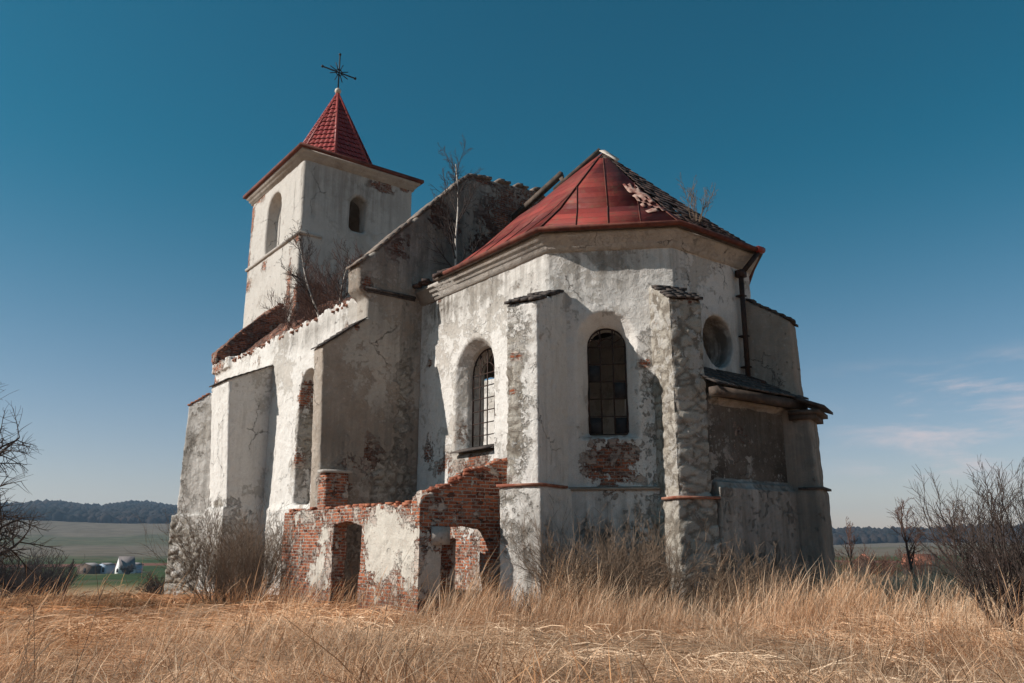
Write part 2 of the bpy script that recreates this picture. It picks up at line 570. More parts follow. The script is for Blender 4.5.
def tile_sheet():
    m, t = new_mat('red_tile_profile_sheet')
    tc_ = t.n('ShaderNodeTexCoord')
    P, uv = tc_.outputs['Object'], tc_.outputs['UV']
    s = t.n('ShaderNodeSeparateXYZ', {0: uv})
    wave = t.math('ABSOLUTE', t.math('SINE', t.math('MULTIPLY', s.outputs[0], math.pi / .30)))
    saw = t.math('FRACT', t.math('DIVIDE', s.outputs[1], .40))
    lip = t.step(saw, .16, .02)
    nL = t.noise(P, 1.2, 4, .6)
    c = t.mix(t.step(nL, .4, .65), (0.260, 0.028, 0.026), (0.345, 0.052, 0.042))
    c = t.mix(t.math('MULTIPLY', t.math('ADD', t.step(saw, .22, .0), t.step(wave, .35, .0)), .75), c, (0.085, 0.012, 0.011))
    nT = t.noise(P, 2.6, 5, .7)
    c = t.mix(t.step(nT, .50, .68, 0, .6), c, (0.13, 0.040, 0.030))
    c = t.mix(t.step(t.noise(P, 5.5, 3, .6), .58, .70, 0, .5), c, (0.36, 0.10, 0.075))
    h = t.math('ADD', t.math('MULTIPLY', wave, .6), t.math('SUBTRACT', .9, t.math('MULTIPLY', saw, .9)))
    t.out(c, .6, t.bump(nL, .3, .02), 0.0, .3)
    return m


M['sheet'] = metal_sheet()
M['tiles'] = tile_sheet()

# ------------------------------------------------------------------ terrain
GR = np.random.default_rng(11)


def terr(x, y):
    x, y = np.asarray(x, float), np.asarray(y, float)
    r = np.hypot(x, y) + 1e-6
    azd = np.degrees(np.arctan2(x, y))
    k = 1 - sstep(azd, -18, 16) * .74                # the hills are lower to the east
    base = np.interp(r, [0, 20, 42, 80, 150, 300, 420, 620, 1000, 1500, 1950, 2500, 3400, 9000],
                     [0, 0, -.95, -3.4, -7.4, -11.5, -12.8, -11, 2, 26, 62, 82, 84, 60])
    lo = np.interp(r, [0, 30, 48, 80, 150, 300, 420, 1000, 1500, 2500, 9000],
                   [0, 0, -.3, -1.1, -3.6, -7.5, -9.5, -11, -10, -8, -8])
    z = lo + (base - lo) * k
    P = np.stack([x, y, np.zeros_like(x)], -1).reshape(-1, 3)
    und = (fbm(P, 1 / 420., 3, 4) - .5).reshape(x.shape)
    z = z + und * np.interp(r, [0, 200, 900, 2500], [0, 0, 10, 52])
    z = z - .16 * sstep(r, 7, 10) * (1 - sstep(r, 24, 30))
    z = z + 4 * np.sin((azd + 25.75) * 1.25) * sstep(r, 1500, 2300) * (1 - sstep(azd, -20, -12))
    z = z + (fbm(P, .35, 3, 8) - .5).reshape(x.shape) * np.interp(r, [0, 50, 140], [.26, .24, 0])
    return z


def terrain():
    rr = [0.0] + list(1.2 * 1.045 ** np.arange(0, 205))
    rr = np.array([r for r in rr if r < 9000])
    na = 420
    aa = np.linspace(0, 2 * math.pi, na, endpoint=False)
    X = np.outer(rr[1:], np.sin(aa))
    Y = np.outer(rr[1:], np.cos(aa))
    Z = terr(X, Y)
    V = np.concatenate([[[0, 0, float(terr(np.array([0.0]), np.array([0.0]))[0])]], np.stack([X, Y, Z], -1).reshape(-1, 3)])
    nr = len(rr) - 1
    i = np.arange(nr - 1)[:, None] * na
    j = np.arange(na)[None, :]
    jn = (j + 1) % na
    Q = np.stack([1 + i + j, 1 + i + na + j, 1 + i + na + jn, 1 + i + jn], -1).reshape(-1, 4)[:, ::-1]
    F = [list(q) for q in Q] + [[0, 1 + (k + 1) % na, 1 + k] for k in range(na)][::1]
    m, t = new_mat('meadow_and_fields')
    P = t.n('ShaderNodeNewGeometry').outputs['Position']
    sp = t.n('ShaderNodeSeparateXYZ', {0: P})
    r2 = t.math('SQRT', t.math('ADD', t.math('MULTIPLY', sp.outputs[0], sp.outputs[0]), t.math('MULTIPLY', sp.outputs[1], sp.outputs[1])))
    n1, n2, n3 = t.noise(P, .6, 6, .65), t.noise(P, 9, 5, .7), t.noise(P, .010, 4, .6)
    nr_ = t.noise(P, .045, 5, .6)
    straw = t.mix(t.step(n1, .35, .65), (0.31, 0.175, 0.095), (0.52, 0.345, 0.205))
    straw = t.mix(t.step(n2, .45, .65, 0, .6), straw, (0.17, 0.098, 0.055))
    green = t.mix(t.step(nr_, .35, .65), (0.032, 0.052, 0.016), (0.062, 0.082, 0.027))
    brown = t.mix(t.step(nr_, .35, .65), (0.105, 0.085, 0.060), (0.155, 0.125, 0.092))
    red = (0.17, 0.075, 0.052)
    rj = t.math('ADD', r2, t.math('MULTIPLY', t.math('SUBTRACT', n3, .5), 240))
    far = t.mix(t.step(rj, 600, 700), green, brown)
    far = t.mix(t.step(t.math('ADD', rj, t.math('MULTIPLY', t.math('SUBTRACT', nr_, .5), 160)), 860, 960), far, t.mix(.5, green, brown))
    far = t.mix(t.step(rj, 1120, 1180), far, brown)
    far = t.mix(t.math('MULTIPLY', t.step(r2, 490, 500), t.step(r2, 545, 535)), far, red)
    far = t.mix(t.step(t.noise(P, .03, 3, .6), .55, .62, 0, .5), far, (0.13, 0.10, 0.06))
    c = t.mix(t.step(t.math('ADD', r2, t.math('MULTIPLY', n1, 60)), 190, 330), straw, far)
    c = t.mix(t.step(r2, 1500, 1560), c, (0.045, 0.038, 0.030))
    t.out(c, .95, t.bump(t.math('ADD', n1, n2), .7, .12), spec=.05)
    o = mesh_np('ground', V, F, m, smooth=True)
    tag(o, 'dry meadow running down to green and brown fields', 'ground', kind='structure')
    return o


terrain()

# ------------------------------------------------------------------ the tower
TU0, TU1, TW0, TW1, TZ = 14.48, 20.84, 36.0, 43.4, 21.0
s = MB().prism([(TU0, TW0), (TU1, TW0), (TU1, TW1), (TU0, TW1)], -.5, TZ)
cut_in = MB().prism([(TU0 + .9, TW0 + .9), (TU1 - .9, TW0 + .9), (TU1 - .9, TW1 - .9), (TU0 + .9, TW1 - .9)], 14.5, TZ - .5)
cuts = [cut_in,
        opening((17.6, TW0), (1, 0), (0, 1), [(-.3, arch(.46, 17.45, 18.95)), (1.3, arch(.46, 17.45, 18.95))]),
        opening((TU0, 39.8), (0, 1), (1, 0), [(-.3, arch(.98, 16.75, 19.15)), (.55, arch(.94, 16.75, 19.15))]),
        opening((TU0, 39.8), (0, 1), (1, 0), [(.3, arch(.55, 17.2, 18.9)), (1.4, arch(.55, 17.2, 18.9))])]
blobs = [('brick', (18.9, 36.0, 20.35), (.95, .5, .38), 1.01), ('brick', (20.3, 36.0, 20.6), (.5, .5, .25), 0.94),
         ('brick', (15.0, 36.0, 12.3), (3.4, .5, 2.0), 1.28), ('brick', (14.5, 37.0, 14.0), (.5, .6, 2.6), 0.74),
         ('brick', (14.48, 43.3, 19.8), (.5, .55, 1.5), 1.01), ('brick', (14.48, 43.3, 17.2), (.5, .45, 1.2), 0.88),
         ('brick', (14.48, 43.0, 15.6), (.5, .7, .5), 0.84), ('brick', (14.48, 36.3, 16.4), (.4, .5, .5), 0.81), ('brick', (14.48, 40.6, 16.2), (.4, .5, .5), 0.81),
         ('brick', (14.48, 42.2, 20.6), (.5, 1.0, .4), 0.81), ('dirt_shade', (17.6, 36, 19.5), (3.5, .6, 2.2), 0.47),
         ('dirt_shade', (17.6, 36, 14), (3.5, .6, 2.5), 0.54)]
tower = solid('tower_wall', s, cuts, .11, M['tower'], church, amp=.012, blobs=blobs)


def moulding(name, path, prof, mat, parent, closed=False, off=CH, attrs=True):
    """sweep a (out, z) profile along a (u,w) polyline whose outside is on the right of travel"""
    n = len(path)
    pts = [Vector(p) for p in path]
    rings = []
    for i, p in enumerate(pts):
        a = pts[(i - 1) % n] if (closed or i > 0) else None
        b = pts[(i + 1) % n] if (closed or i < n - 1) else None
        d1 = (p - a).normalized() if a is not None else (b - p).normalized()
        d2 = (b - p).normalized() if b is not None else d1
        n1, n2 = Vector((d1.y, -d1.x)), Vector((d2.y, -d2.x))
        mit = (n1 + n2)
        mit = mit / max(mit.dot(n1), .2)
        rings.append([(p.x + mit.x * o, p.y + mit.y * o, z) for o, z in prof])
    m = MB()
    k = len(prof)
    vs = [q for r in rings for q in r]
    fs = []
    for i in range(n if closed else n - 1):
        for j in range(k):
            a, b = i * k + j, i * k + (j + 1) % k
            c, d = ((i + 1) % n) * k + (j + 1) % k, ((i + 1) % n) * k + j
            fs.append([a, b, c, d])
    if not closed:
        fs += [list(range(k)), [(n - 1) * k + j for j in range(k)][::-1]]
    m.add(vs, fs)
    o = m.build(name, mat, parent, off)
    fix_normals(o)
    if attrs:
        for an in ('brick', 'stone', 'dirt_shade', 'joint', 'cell'):
            a_ = o.data.attributes.new(an, 'FLOAT', 'POINT')
        uvl = o.data.uv_layers.new(name='UVMap')
        P = np.array(m.v)
        lv = np.array([l.vertex_index for l in o.data.loops])
        uvl.data.foreach_set('uv', np.stack([P[lv, 0] + P[lv, 1], P[lv, 2]], 1).astype(np.float32).reshape(-1))
    return o


tsq = [(TU0, TW0), (TU1, TW0), (TU1, TW1), (TU0, TW1)]     # ccw: outside on the right
moulding('cornice', tsq, [(-.1, 20.62), (.05, 20.62), (.07, 20.74), (.16, 20.80), (.18, 20.92), (.30, 21.0), (.30, 21.08), (-.1, 21.08)], M['mould'], tower, True)
moulding('string_course', [(TU0, TW1), (TU0, TW0), (TU0 + 1.15, TW0)], [(-.05, 16.55), (.09, 16.57), (.12, 16.68), (-.05, 16.74)], M['mould'], tower)

# spire: flared skirt to a square eave, octagonal tiled pyramid above
TC = ((TU0 + TU1) / 2, 39.6)
sp = MB()
APEX = 27.25
hw, hl = (TU1 - TU0) / 2 + .40, (TW1 - TW0) / 2 + .38
tcw = (TW0 + TW1) / 2
eave = [(TC[0] + a * hw, tcw + b * hl, 21.18) for a, b in ((-1, -1), (1, -1), (1, 1), (-1, 1))]
oc = []
for k in range(8):
    a = R(-90 - 22.5 - 45 + 45 * k)
    oc.append((TC[0] + 2.62 * math.cos(a), TC[1] + 2.62 * math.sin(a), 21.95))
ap = (TC[0], TC[1], APEX)


def tri_uv(p0, p1, p2):
    p0, p1, p2 = Vector(p0), Vector(p1), Vector(p2)
    x = (p1 - p0).normalized()
    up = (p2 - p0) - x * (p2 - p0).dot(x)
    y = up.normalized()
    mid = (p0 + p1) / 2
    return x, y, mid


for k in range(8):
    p0, p1 = Vector(oc[k]), Vector(oc[(k + 1) % 8])
    apv = Vector(ap)
    x, y, mid = tri_uv(p0, p1, ap)
    nrm = x.cross(y)
    if nrm.dot(mid - Vector((TC[0], TC[1], mid.z))) < 0:
        nrm = -nrm
    Ht, hb = (apv - mid).length, (p1 - p0).length / 2
    rows = 15
    for r_ in range(rows):
        vs, uvs = [], []
        for v_, lift in ((Ht * r_ / rows, .055), (Ht * (r_ + 1) / rows, .0)):
            half = hb * (1 - v_ / Ht)
            for q in range(41):
                u_ = half * (q / 20 - 1)
                d_ = lift + .05 * abs(math.cos(math.pi * u_ / .27)) ** .7
                vs.append(mid + x * u_ + y * v_ + nrm * d_)
        fs = [[q, q + 1, 41 + q + 1, 41 + q] for q in range(40)]
        uv_ = []
        for f in fs:
            uv_ += [((vs[a] - mid).dot(x), (vs[a] - mid).dot(y)) for a in f]
        sp.add(vs, fs, uv_)
for k in range(4):                         # skirt: square corner k lies between octagon points 2k and 2k+1 (after the turn)
    e0, e1_ = eave[k], eave[(k + 1) % 4]
    near = sorted(range(8), key=lambda i: (Vector(oc[i]) - Vector(e0)).length)[:2]
    near1 = sorted(range(8), key=lambda i: (Vector(oc[i]) - Vector(e1_)).length)[:2]
    x, y, mid = tri_uv(e0, e1_, ap)
    def U(q): return ((Vector(q) - mid).dot(x), (Vector(q) - mid).dot(y))
    a0 = min(near, key=lambda i: (Vector(oc[i]) - Vector(e1_)).length)
    b0 = min(near1, key=lambda i: (Vector(oc[i]) - Vector(e0)).length)
    sp.add([e0, e1_, oc[b0], oc[a0]], [[0, 1, 2, 3]], [U(q) for q in (e0, e1_, oc[b0], oc[a0])])
    sp.add([e0, oc[near[0]], oc[near[1]]], [[0, 1, 2]], [U(q) for q in (e0, oc[near[0]], oc[near[1]])])
spire = sp.build('spire', M['tiles'], church, CH, uv=True)
fix_normals(spire)
hip = MB()
for k in range(8):
    hip.bar(oc[k], ap, .10, 6)
hip.build('hip_cap', M['redtrim'], spire, CH)
moulding('fascia', [(p[0], p[1]) for p in eave], [(-.55, 21.085), (.02, 21.085), (.05, 21.10), (.05, 21.26), (.0, 21.28), (-.15, 21.25)], M['eave'], spire, True, attrs=False)


def ball(mb, c, r, n=10, k=7):
    vs, fs = [], []
    for i in range(1, k):
        ph = math.pi * i / k
        for j in range(n):
            th = 2 * math.pi * j / n
            vs.append((c[0] + r * math.sin(ph) * math.cos(th), c[1] + r * math.sin(ph) * math.sin(th), c[2] + r * math.cos(ph)))
    vs += [(c[0], c[1], c[2] + r), (c[0], c[1], c[2] - r)]
    for i in range(k - 2):
        for j in range(n):
            fs.append([i * n + j, (i + 1) * n + j, (i + 1) * n + (j + 1) % n, i * n + (j + 1) % n])
    T, B = len(vs) - 2, len(vs) - 1
    for j in range(n):
        fs.append([T, j, (j + 1) % n])
        fs.append([B, (k - 2) * n + (j + 1) % n, (k - 2) * n + j])
    mb.add(vs, fs)


b = MB()
ball(b, (TC[0], TC[1], APEX + .16), .19)
bo = b.build('finial_ball', M['ball'], spire, CH, smooth=True)
cr = MB()
cx_, cy_, cz_ = TC[0], TC[1], 28.65
cr.bar((cx_, cy_, APEX + .3), (cx_, cy_, 29.85), .045, 6)
cr.bar((cx_ - 1.05, cy_, cz_), (cx_ + 1.05, cy_, cz_), .045, 6)
for k in range(8):
    a = math.pi / 8 + k * math.pi / 4
    cr.bar((cx_ + .12 * math.cos(a), cy_, cz_ + .12 * math.sin(a)), (cx_ + .62 * math.cos(a), cy_, cz_ + .62 * math.sin(a)), .028, 4)
for a, c2 in ((0, (1.05, 0)), (0, (-1.05, 0)), (0, (0, 1.2))):
    ball(cr, (cx_ + c2[0], cy_, cz_ + c2[1]), .085, 8, 5)
for k in range(20):
    a, a2 = 2 * math.pi * k / 20, 2 * math.pi * (k + 1) / 20
    cr.bar((cx_ + .2 * math.cos(a), cy_, cz_ + .2 * math.sin(a)), (cx_ + .2 * math.cos(a2), cy_, cz_ + .2 * math.sin(a2)), .028, 4)
cr.build('cross', M['blackiron'], church, CH)

# ------------------------------------------------------------------ nave
NU0, NU1, NW0, NW1, NZ = 11.54, 23.86, 22.62, 37.8, 9.75
sh = MB()
sh.prism([(NU0, NW0 + .5), (NU0 + 1.0, NW0 + .5), (NU0 + 1.0, NW1), (NU0, NW1)], -2.2, NZ)            # south wall
sh.prism([(NU1 - 1.0, NW0 + .5), (NU1, NW0 + .5), (NU1, NW1), (NU1 - 1.0, NW1)], -2.2, 9.5)          # north wall
sh.prism([(NU0 - .07, NW0 + .5), (NU0 + .5, NW0 + .5), (NU0 + .5, NW1 + .1), (NU0 - .07, NW1 + .1)], -2.2, 2.9)   # plinth
sh.prism([(NU0 - .14, NW1 - 2.2), (NU0 + .5, NW1 - 2.2), (NU0 + .5, NW1 + .1), (NU0 - .14, NW1 + .1)], 9.35, NZ + .15)   # corbelled eave stub
cuts = [opening((NU0, 26.95), (0, -1), (1, 0), [(-.4, arch(.74, 2.95, 7.1, 8)), (.88, arch(.60, 3.0, 7.1, 8))]),
        opening((NU1 - 1, 33.2), (0, 1), (1, 0), [(-.4, arch(1.0, 4.0, 7.0)), (1.4, arch(.8, 4.3, 6.9))]),
        opening((NU1 - 1, 28.6), (0, 1), (1, 0), [(-.4, arch(1.0, 4.0, 7.0)), (1.4, arch(.8, 4.3, 6.9))])]
blobs = [('brick', (NU0, 37.2, 9.6), (.9, 1.2, .42), .95), ('brick', (NU0 + .5, 30, 9.85), (.9, 7.5, .30), .8),
         ('brick', (NU0 + .3, 26.7, 3.6), (.9, .9, .8), .85), ('brick', (NU0 + .1, 27.55, 6.9), (.7, .35, .9), .85), ('stone', (NU0 + .5, 27.5, 5.3), (.7, .5, 2.2), .75), ('brick', (NU0 + .1, 27.65, 4.6), (.5, .3, .5), .7), ('dirt_shade', (NU0 + .85, 26.9, 5.5), (.4, 1.2, 3.5), .8),  # last blob paints shade onto the back of the tall window recess
         ('brick', (NU0, 24.0, 8.5), (.35, .22, .5), .9),
         ('stone', (NU0, 29, 1.2), (1.0, 3.2, 1.9), .62), ('stone', (NU0, 36, .8), (1.0, 3.4, 2.5), .95),
         ('brick', (NU0, 26.3, 1.0), (.7, 1.6, 1.6), .55), ('brick', (NU0, 32.5, 9.0), (.4, .8, .25), .5), ('dirt_shade', (NU0, 27, 9.2), (.6, 4, .5), .5)]
solid('nave_wall', sh, cuts, .075, M['wall'], church, amp=.022, blobs=blobs, top=(9.2, 9.9, .6, 3.5))

nb = MB()
rn_ = random.Random(17)
for i in range(330):
    wv = 24.0 + 13.6 * rn_.random()
    k_ = rn_.random()
    nb.box((NU0 + .02 + .55 * k_, wv, 9.52 + .26 * k_ + rn_.uniform(-.06, .10)), (rn_.uniform(.16, .3), rn_.uniform(.1, .15), rn_.uniform(.06, .09)), math.pi / 2 * rn_.choice((0, 1)) + rn_.gauss(0, .3))
for i in range(110):
    t_ = rn_.random()
    nb.box((NU0 - .1 + 3.0 * t_, 37.15 + .7 * rn_.random(), 10.25 + 3.05 * t_ + rn_.uniform(-.15, .05)), (rn_.uniform(.16, .3), rn_.uniform(.1, .15), .08), rn_.gauss(0, .4))
nbo = nb.build('loose_brick', simple('weathered_brick', (0.085, 0.034, 0.024), (0.32, 0.15, 0.095), 3, .9), church, CH)
nbo['kind'] = 'stuff'
# east wall of the nave with its sloping gable, chancel arch cut through
ge = MB()
gp = [(NU0, -2.2), (NU1, -2.2), (NU1, 9.6), (21.0, 13.4), (19.9, 14.9), (18.9, 15.25), (17.4, 15.1), (16.2, 15.0), (15.42, 14.86),
      (13.1, 12.50), (11.25, 10.60), (11.18, 10.5), (11.22, 9.75), (NU0, 9.45)]
ge.loft([[(a, NW0, z) for a, z in gp], [(a, NW0 + .85, z) for a, z in gp]])
cuts = [opening((17.7, NW0), (1, 0), (0, 1), [(-.4, arch(2.9, -.4, 4.75, 14)), (1.3, arch(2.9, -.4, 4.75, 14))])]
blobs = [('brick', (18.2, NW0, 13.2), (2.6, .8, 2.6), 1.1), ('brick', (16.6, NW0, 11.8), (1.2, .6, 1.5), 1.0), ('brick', (14.3, NW0, 12.9), (1.0, .5, .9), .62),
         ('brick', (12.6, NW0, 11.4), (.8, .5, .6), .62), ('brick', (11.5, NW0, 9.9), (.35, .6, .45), .75), ('brick', (10.9, NW0 + .4, 10.35), (.4, .6, .12), .8), ('brick', (16.0, NW0, 14.85), (1.5, .9, .18), .8),
         ('dirt_shade', (15.5, NW0, 12.0), (5.5, .8, 3.6), .9), ('stone', (13.0, NW0, 6.0), (.45, .5, 3.2), .62), ('stone', (12.4, NW0, 3.6), (1.6, .5, .9), .9),
         ('brick', (11.6, NW0, 4.3), (1.1, .5, .9), .62), ('dirt_shade', (12.6, NW0, 4.4), (1.6, .5, 1.7), .85), ('dirt_shade', (13.0, NW0, 8.3), (.6, .5, 1.6), .8)]
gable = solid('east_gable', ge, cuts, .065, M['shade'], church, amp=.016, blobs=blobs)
cp = MB()
seq = [(11.08, 10.50), (11.25, 10.62), (13.1, 12.52), (15.42, 14.88), (16.2, 15.02), (17.4, 15.12), (18.9, 15.27)]
rg = random.Random(3)
for i in range(len(seq) - 1):
    a, bb = Vector(seq[i]), Vector(seq[i + 1])
    L = (bb - a).length
    k = max(1, int(L / .30))
    for j in range(k):
        if rg.random() < (.1 if i < 3 else .35):
            continue
        p, q = a.lerp(bb, (j + .04) / k), a.lerp(bb, (j + .96) / k)
        h = .05 + rg.random() * .07
        d = -.07 + rg.random() * .04
        cp.loft([[(p.x, NW0 + d, p.y - .02), (q.x, NW0 + d, q.y - .02), (q.x, NW0 + d, q.y + h), (p.x, NW0 + d, p.y + h * .8)],
                 [(p.x, NW0 + .8, p.y - .02), (q.x, NW0 + .8, q.y - .02), (q.x, NW0 + .8, q.y + h), (p.x, NW0 + .8, p.y + h * .8)]])
cp.build('gable_coping', simple('coping_stone', (0.10, 0.075, 0.062), (0.30, 0.235, 0.19), 5, .9, bump=.8), gable, CH)
# moulded ledge above the nave's south-east corner
ld = MB()
ld.prism([(NU0 - .12, NW0 - .10), (13.3, NW0 - .10), (13.3, NW0 + .2), (NU0 - .12, NW0 + .2)], 9.70, 9.77)
ld.prism([(NU0 - .05, NW0 - .05), (13.3, NW0 - .05), (13.3, NW0 + .2), (NU0 - .05, NW0 + .2)], 9.62, 9.697)
ld.build('gable_ledge', M['slate'], gable, CH)

# remaining west gable: bare brick slope against the tower
wg = MB()
wp = [(NU0, 8.0), (TU0 + .4, 8.0), (TU0 + .4, 13.5), (13.7, 12.85), (12.6, 11.72), (NU0, 10.6), (NU0 - .25, 10.3), (NU0 - .25, 9.9), (NU0, 9.6)]
wg.loft([[(a, 37.15, z) for a, z in wp], [(a, 37.85, z) for a, z in wp]])
solid('west_gable', wg, [], .07, M['annex'], church, amp=.035, base=(.95, 0, 0), blobs=[('dirt_shade', (13, 37.2, 11), (3, 1.5, 3), .55)], top=(9.8, 12, .6, 1.8))
# rubble slope lying on the wall head inside the nave
rb = MB()
rb.loft([[(11.75, w_, 9.2), (14.4, w_, 9.0), (14.4, w_, 11.6 + .25 * math.sin(w_ * 2.1)), (13.2, w_, 11.1 + .3 * math.sin(w_ * 1.7)), (11.85, w_, 9.75)] for w_ in (28.5, 30, 31.5, 33, 34.5, 36, 37.2)])
solid('rubble_slope', rb, [], .08, M['annex'], church, amp=.055, base=(.95, 0, .75))


def buttress(c, ang, hw_, L0, L1, ztop, zwall, zpl, extra, mat, vox, blobs=(), base=(0, .12, 0), cap=True, capmat=None, inset=.5, amp=.02, relief=1.0):
    """buttress whose axis leaves corner c at angle ang (radians, church frame)"""
    bx, by = math.cos(ang), math.sin(ang)
    tx, ty = -by, bx

    def pt(l, s_): return (c[0] + bx * l + tx * s_, c[1] + by * l + ty * s_)
    m = MB()
    top = [pt(L1, -hw_), pt(L1, hw_), pt(-inset, hw_), pt(-inset, -hw_)]
    bot = [pt(L0, -hw_), pt(L0, hw_), pt(-inset, hw_), pt(-inset, -hw_)]
    zt = [ztop, ztop, zwall + (zwall - ztop) * inset / max(L1, .1), zwall + (zwall - ztop) * inset / max(L1, .1)]
    m.loft([[(p[0], p[1], -2.2) for p in bot], [(p[0], p[1], zpl) for p in bot], [(p[0], p[1], z) for p, z in zip(top, zt)]])
    if extra:
        e = extra
        p2 = [pt(L0 + e, -hw_ - e), pt(L0 + e, hw_ + e), pt(-inset, hw_ + e), pt(-inset, -hw_ - e)]
        m.prism(p2, -2.2, zpl)
    o = solid('buttress', m, [], vox, mat, church, amp=amp, blobs=blobs, base=base, relief=relief)
    if cap:
        cm = MB()
        r_ = random.Random(int(c[0] * 100 + ang * 10))
        n = 6
        slope = (zwall - ztop) / L1
        for i in range(n):
            la, lb = L1 + .06 - (L1 + .06) * i / n, L1 + .06 - (L1 + .06) * (i + 1.25) / n
            cnt = max(3, int(hw_ * 2 / .2))
            for j in range(cnt):
                if i > 1 and r_.random() < .08:
                    continue
                s0 = -hw_ - .03 + (2 * hw_ + .06) * j / cnt
                s1 = -hw_ - .03 + (2 * hw_ + .06) * (j + .96) / cnt
                za = ztop + (L1 - la) * slope + .10 + r_.uniform(-.015, .02)
                zb = ztop + (L1 - lb) * slope + .035
                ps = [pt(la + r_.uniform(-.03, .03), s0), pt(la + r_.uniform(-.03, .03), s1), pt(lb, s1), pt(lb, s0)]
                cm.prism(ps, [za - .06, za - .06, zb - .06, zb - .06], [za + .015, za + .015, zb + .005, zb + .005])
        fix_normals(cm.build('coping', capmat or M['slate'], o, CH))
    return o


# nave south-east buttress (flush with the east wall) and the one beside the tall window, both projecting south
SB = MB()
def straight_buttress(w0, w1, u_top, u_bot, zt, zw, zpl, ex, mat, blobs, base=(0, 0, 0), capname=True, vox=.05):
    m = MB()
    m.loft([[(u_bot, w0, -2.2), (NU0 + .4, w0, -2.2), (NU0 + .4, w1, -2.2), (u_bot, w1, -2.2)],
            [(u_bot, w0, zpl), (NU0 + .4, w0, zpl), (NU0 + .4, w1, zpl), (u_bot, w1, zpl)],
            [(u_top, w0, zt), (NU0 + .4, w0, zw + .3), (NU0 + .4, w1, zw + .3), (u_top, w1, zt)]])
    if ex:
        m.prism([(u_bot - ex, w0 - .02), (NU0 + .4, w0 - .02), (NU0 + .4, w1 + ex), (u_bot - ex, w1 + ex)], -2.2, zpl)
    o = solid('buttress', m, [], vox, mat, church, amp=.018, blobs=blobs, base=base)
    cm = MB()
    L = NU0 - u_top
    for i in range(7):
        for j in range(3):
            t0, t1 = i / 7 - .05, (i + 1.25) / 7 - .05
            ua, ub = u_top + L * t0, u_top + L * t1
            za, zb = zt + (zw - zt) * t0 + .06, zt + (zw - zt) * t1 + .03
            wa, wb = w0 - .1 + (w1 - w0 + .2) * j / 3, w0 - .1 + (w1 - w0 + .2) * (j + .97) / 3
            cm.prism([(ua, wa), (ub, wa), (ub, wb), (ua, wb)], [za - .03, zb - .03, zb - .03, za - .03], [za + .015, zb, zb, za + .015])
    fix_normals(cm.build('coping', M['slate'], o, CH))
    return o


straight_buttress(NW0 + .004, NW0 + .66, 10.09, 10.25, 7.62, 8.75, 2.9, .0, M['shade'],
                  [('brick', (11.2, 22.6, 4.0), (1.0, .4, .6), .5), ('brick', (10.8, 22.6, 3.4), (.7, .4, .5), .9), ('brick', (11.2, 22.6, 8.4), (.15, .3, .2), .8), ('dirt_shade', (11.0, 22.6, 4.5), (1.4, .4, 1.8), .55),
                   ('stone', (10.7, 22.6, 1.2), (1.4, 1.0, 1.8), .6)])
straight_buttress(30.51, 32.55, 9.84, 10.15, 7.75, 8.5, 2.95, .12, M['wall'],
                  [('stone', (10.2, 31.4, 1.2), (1.6, 1.8, 2.0), .85), ('stone', (10.1, 31.4, 3.1), (1.3, 1.4, .35), .7)])
# brick pier leaning on the nave's corner
pr = MB().prism([(10.22, 22.2), (11.0, 22.2), (11.0, 22.7), (10.22, 22.7)], -.4, 3.72)
pier = solid('brick_pier', pr, [], .06, M['annex'], church, amp=.014, base=(.9, 0, 0))
MB().prism([(10.14, 22.12), (11.06, 22.12), (11.06, 22.62), (10.14, 22.62)], 3.70, 3.79).build('pier_cap', M['mould'], pier, CH)
# diagonal buttress at the far south-west corner
buttress((NU0, NW1 - .3), R(180 - 45), .62, 1.0, .92, 7.72, 8.25, 2.85, .16, M['wall'], .05,
         [('stone', (10.9, 38.4, .6), (2.6, 2.6, 3.0), 1.0), ('stone', (10.9, 38.4, 5.4), (1.5, 1.5, 2.6), .36), ('brick', (10.8, 38.2, 7.9), (1.2, 1.2, .3), .6),
          ('dirt_shade', (10.8, 38, 5.5), (2, 2, 3), .5)], capmat=M['clay'])

# ------------------------------------------------------------------ chancel and apse
CA = [(13.59, 22.7), (13.59, 16.0), (16.0, 13.58), (19.41, 13.58), (21.82, 16.0), (21.82, 22.7)]


def offs(path, d):
    pts = [Vector(p) for p in path]
    n = len(pts)
    out = []
    for i, p in enumerate(pts):
        d1 = (p - pts[i - 1]).normalized() if i > 0 else (pts[1] - p).normalized()
        d2 = (pts[i + 1] - p).normalized() if i < n - 1 else d1
        n1, n2 = Vector((d1.y, -d1.x)), Vector((d2.y, -d2.x))
        mm = n1 + n2
        mm = mm / mm.dot(n1)
        out.append((p.x - mm.x * d * -1, p.y - mm.y * d * -1))
    return out


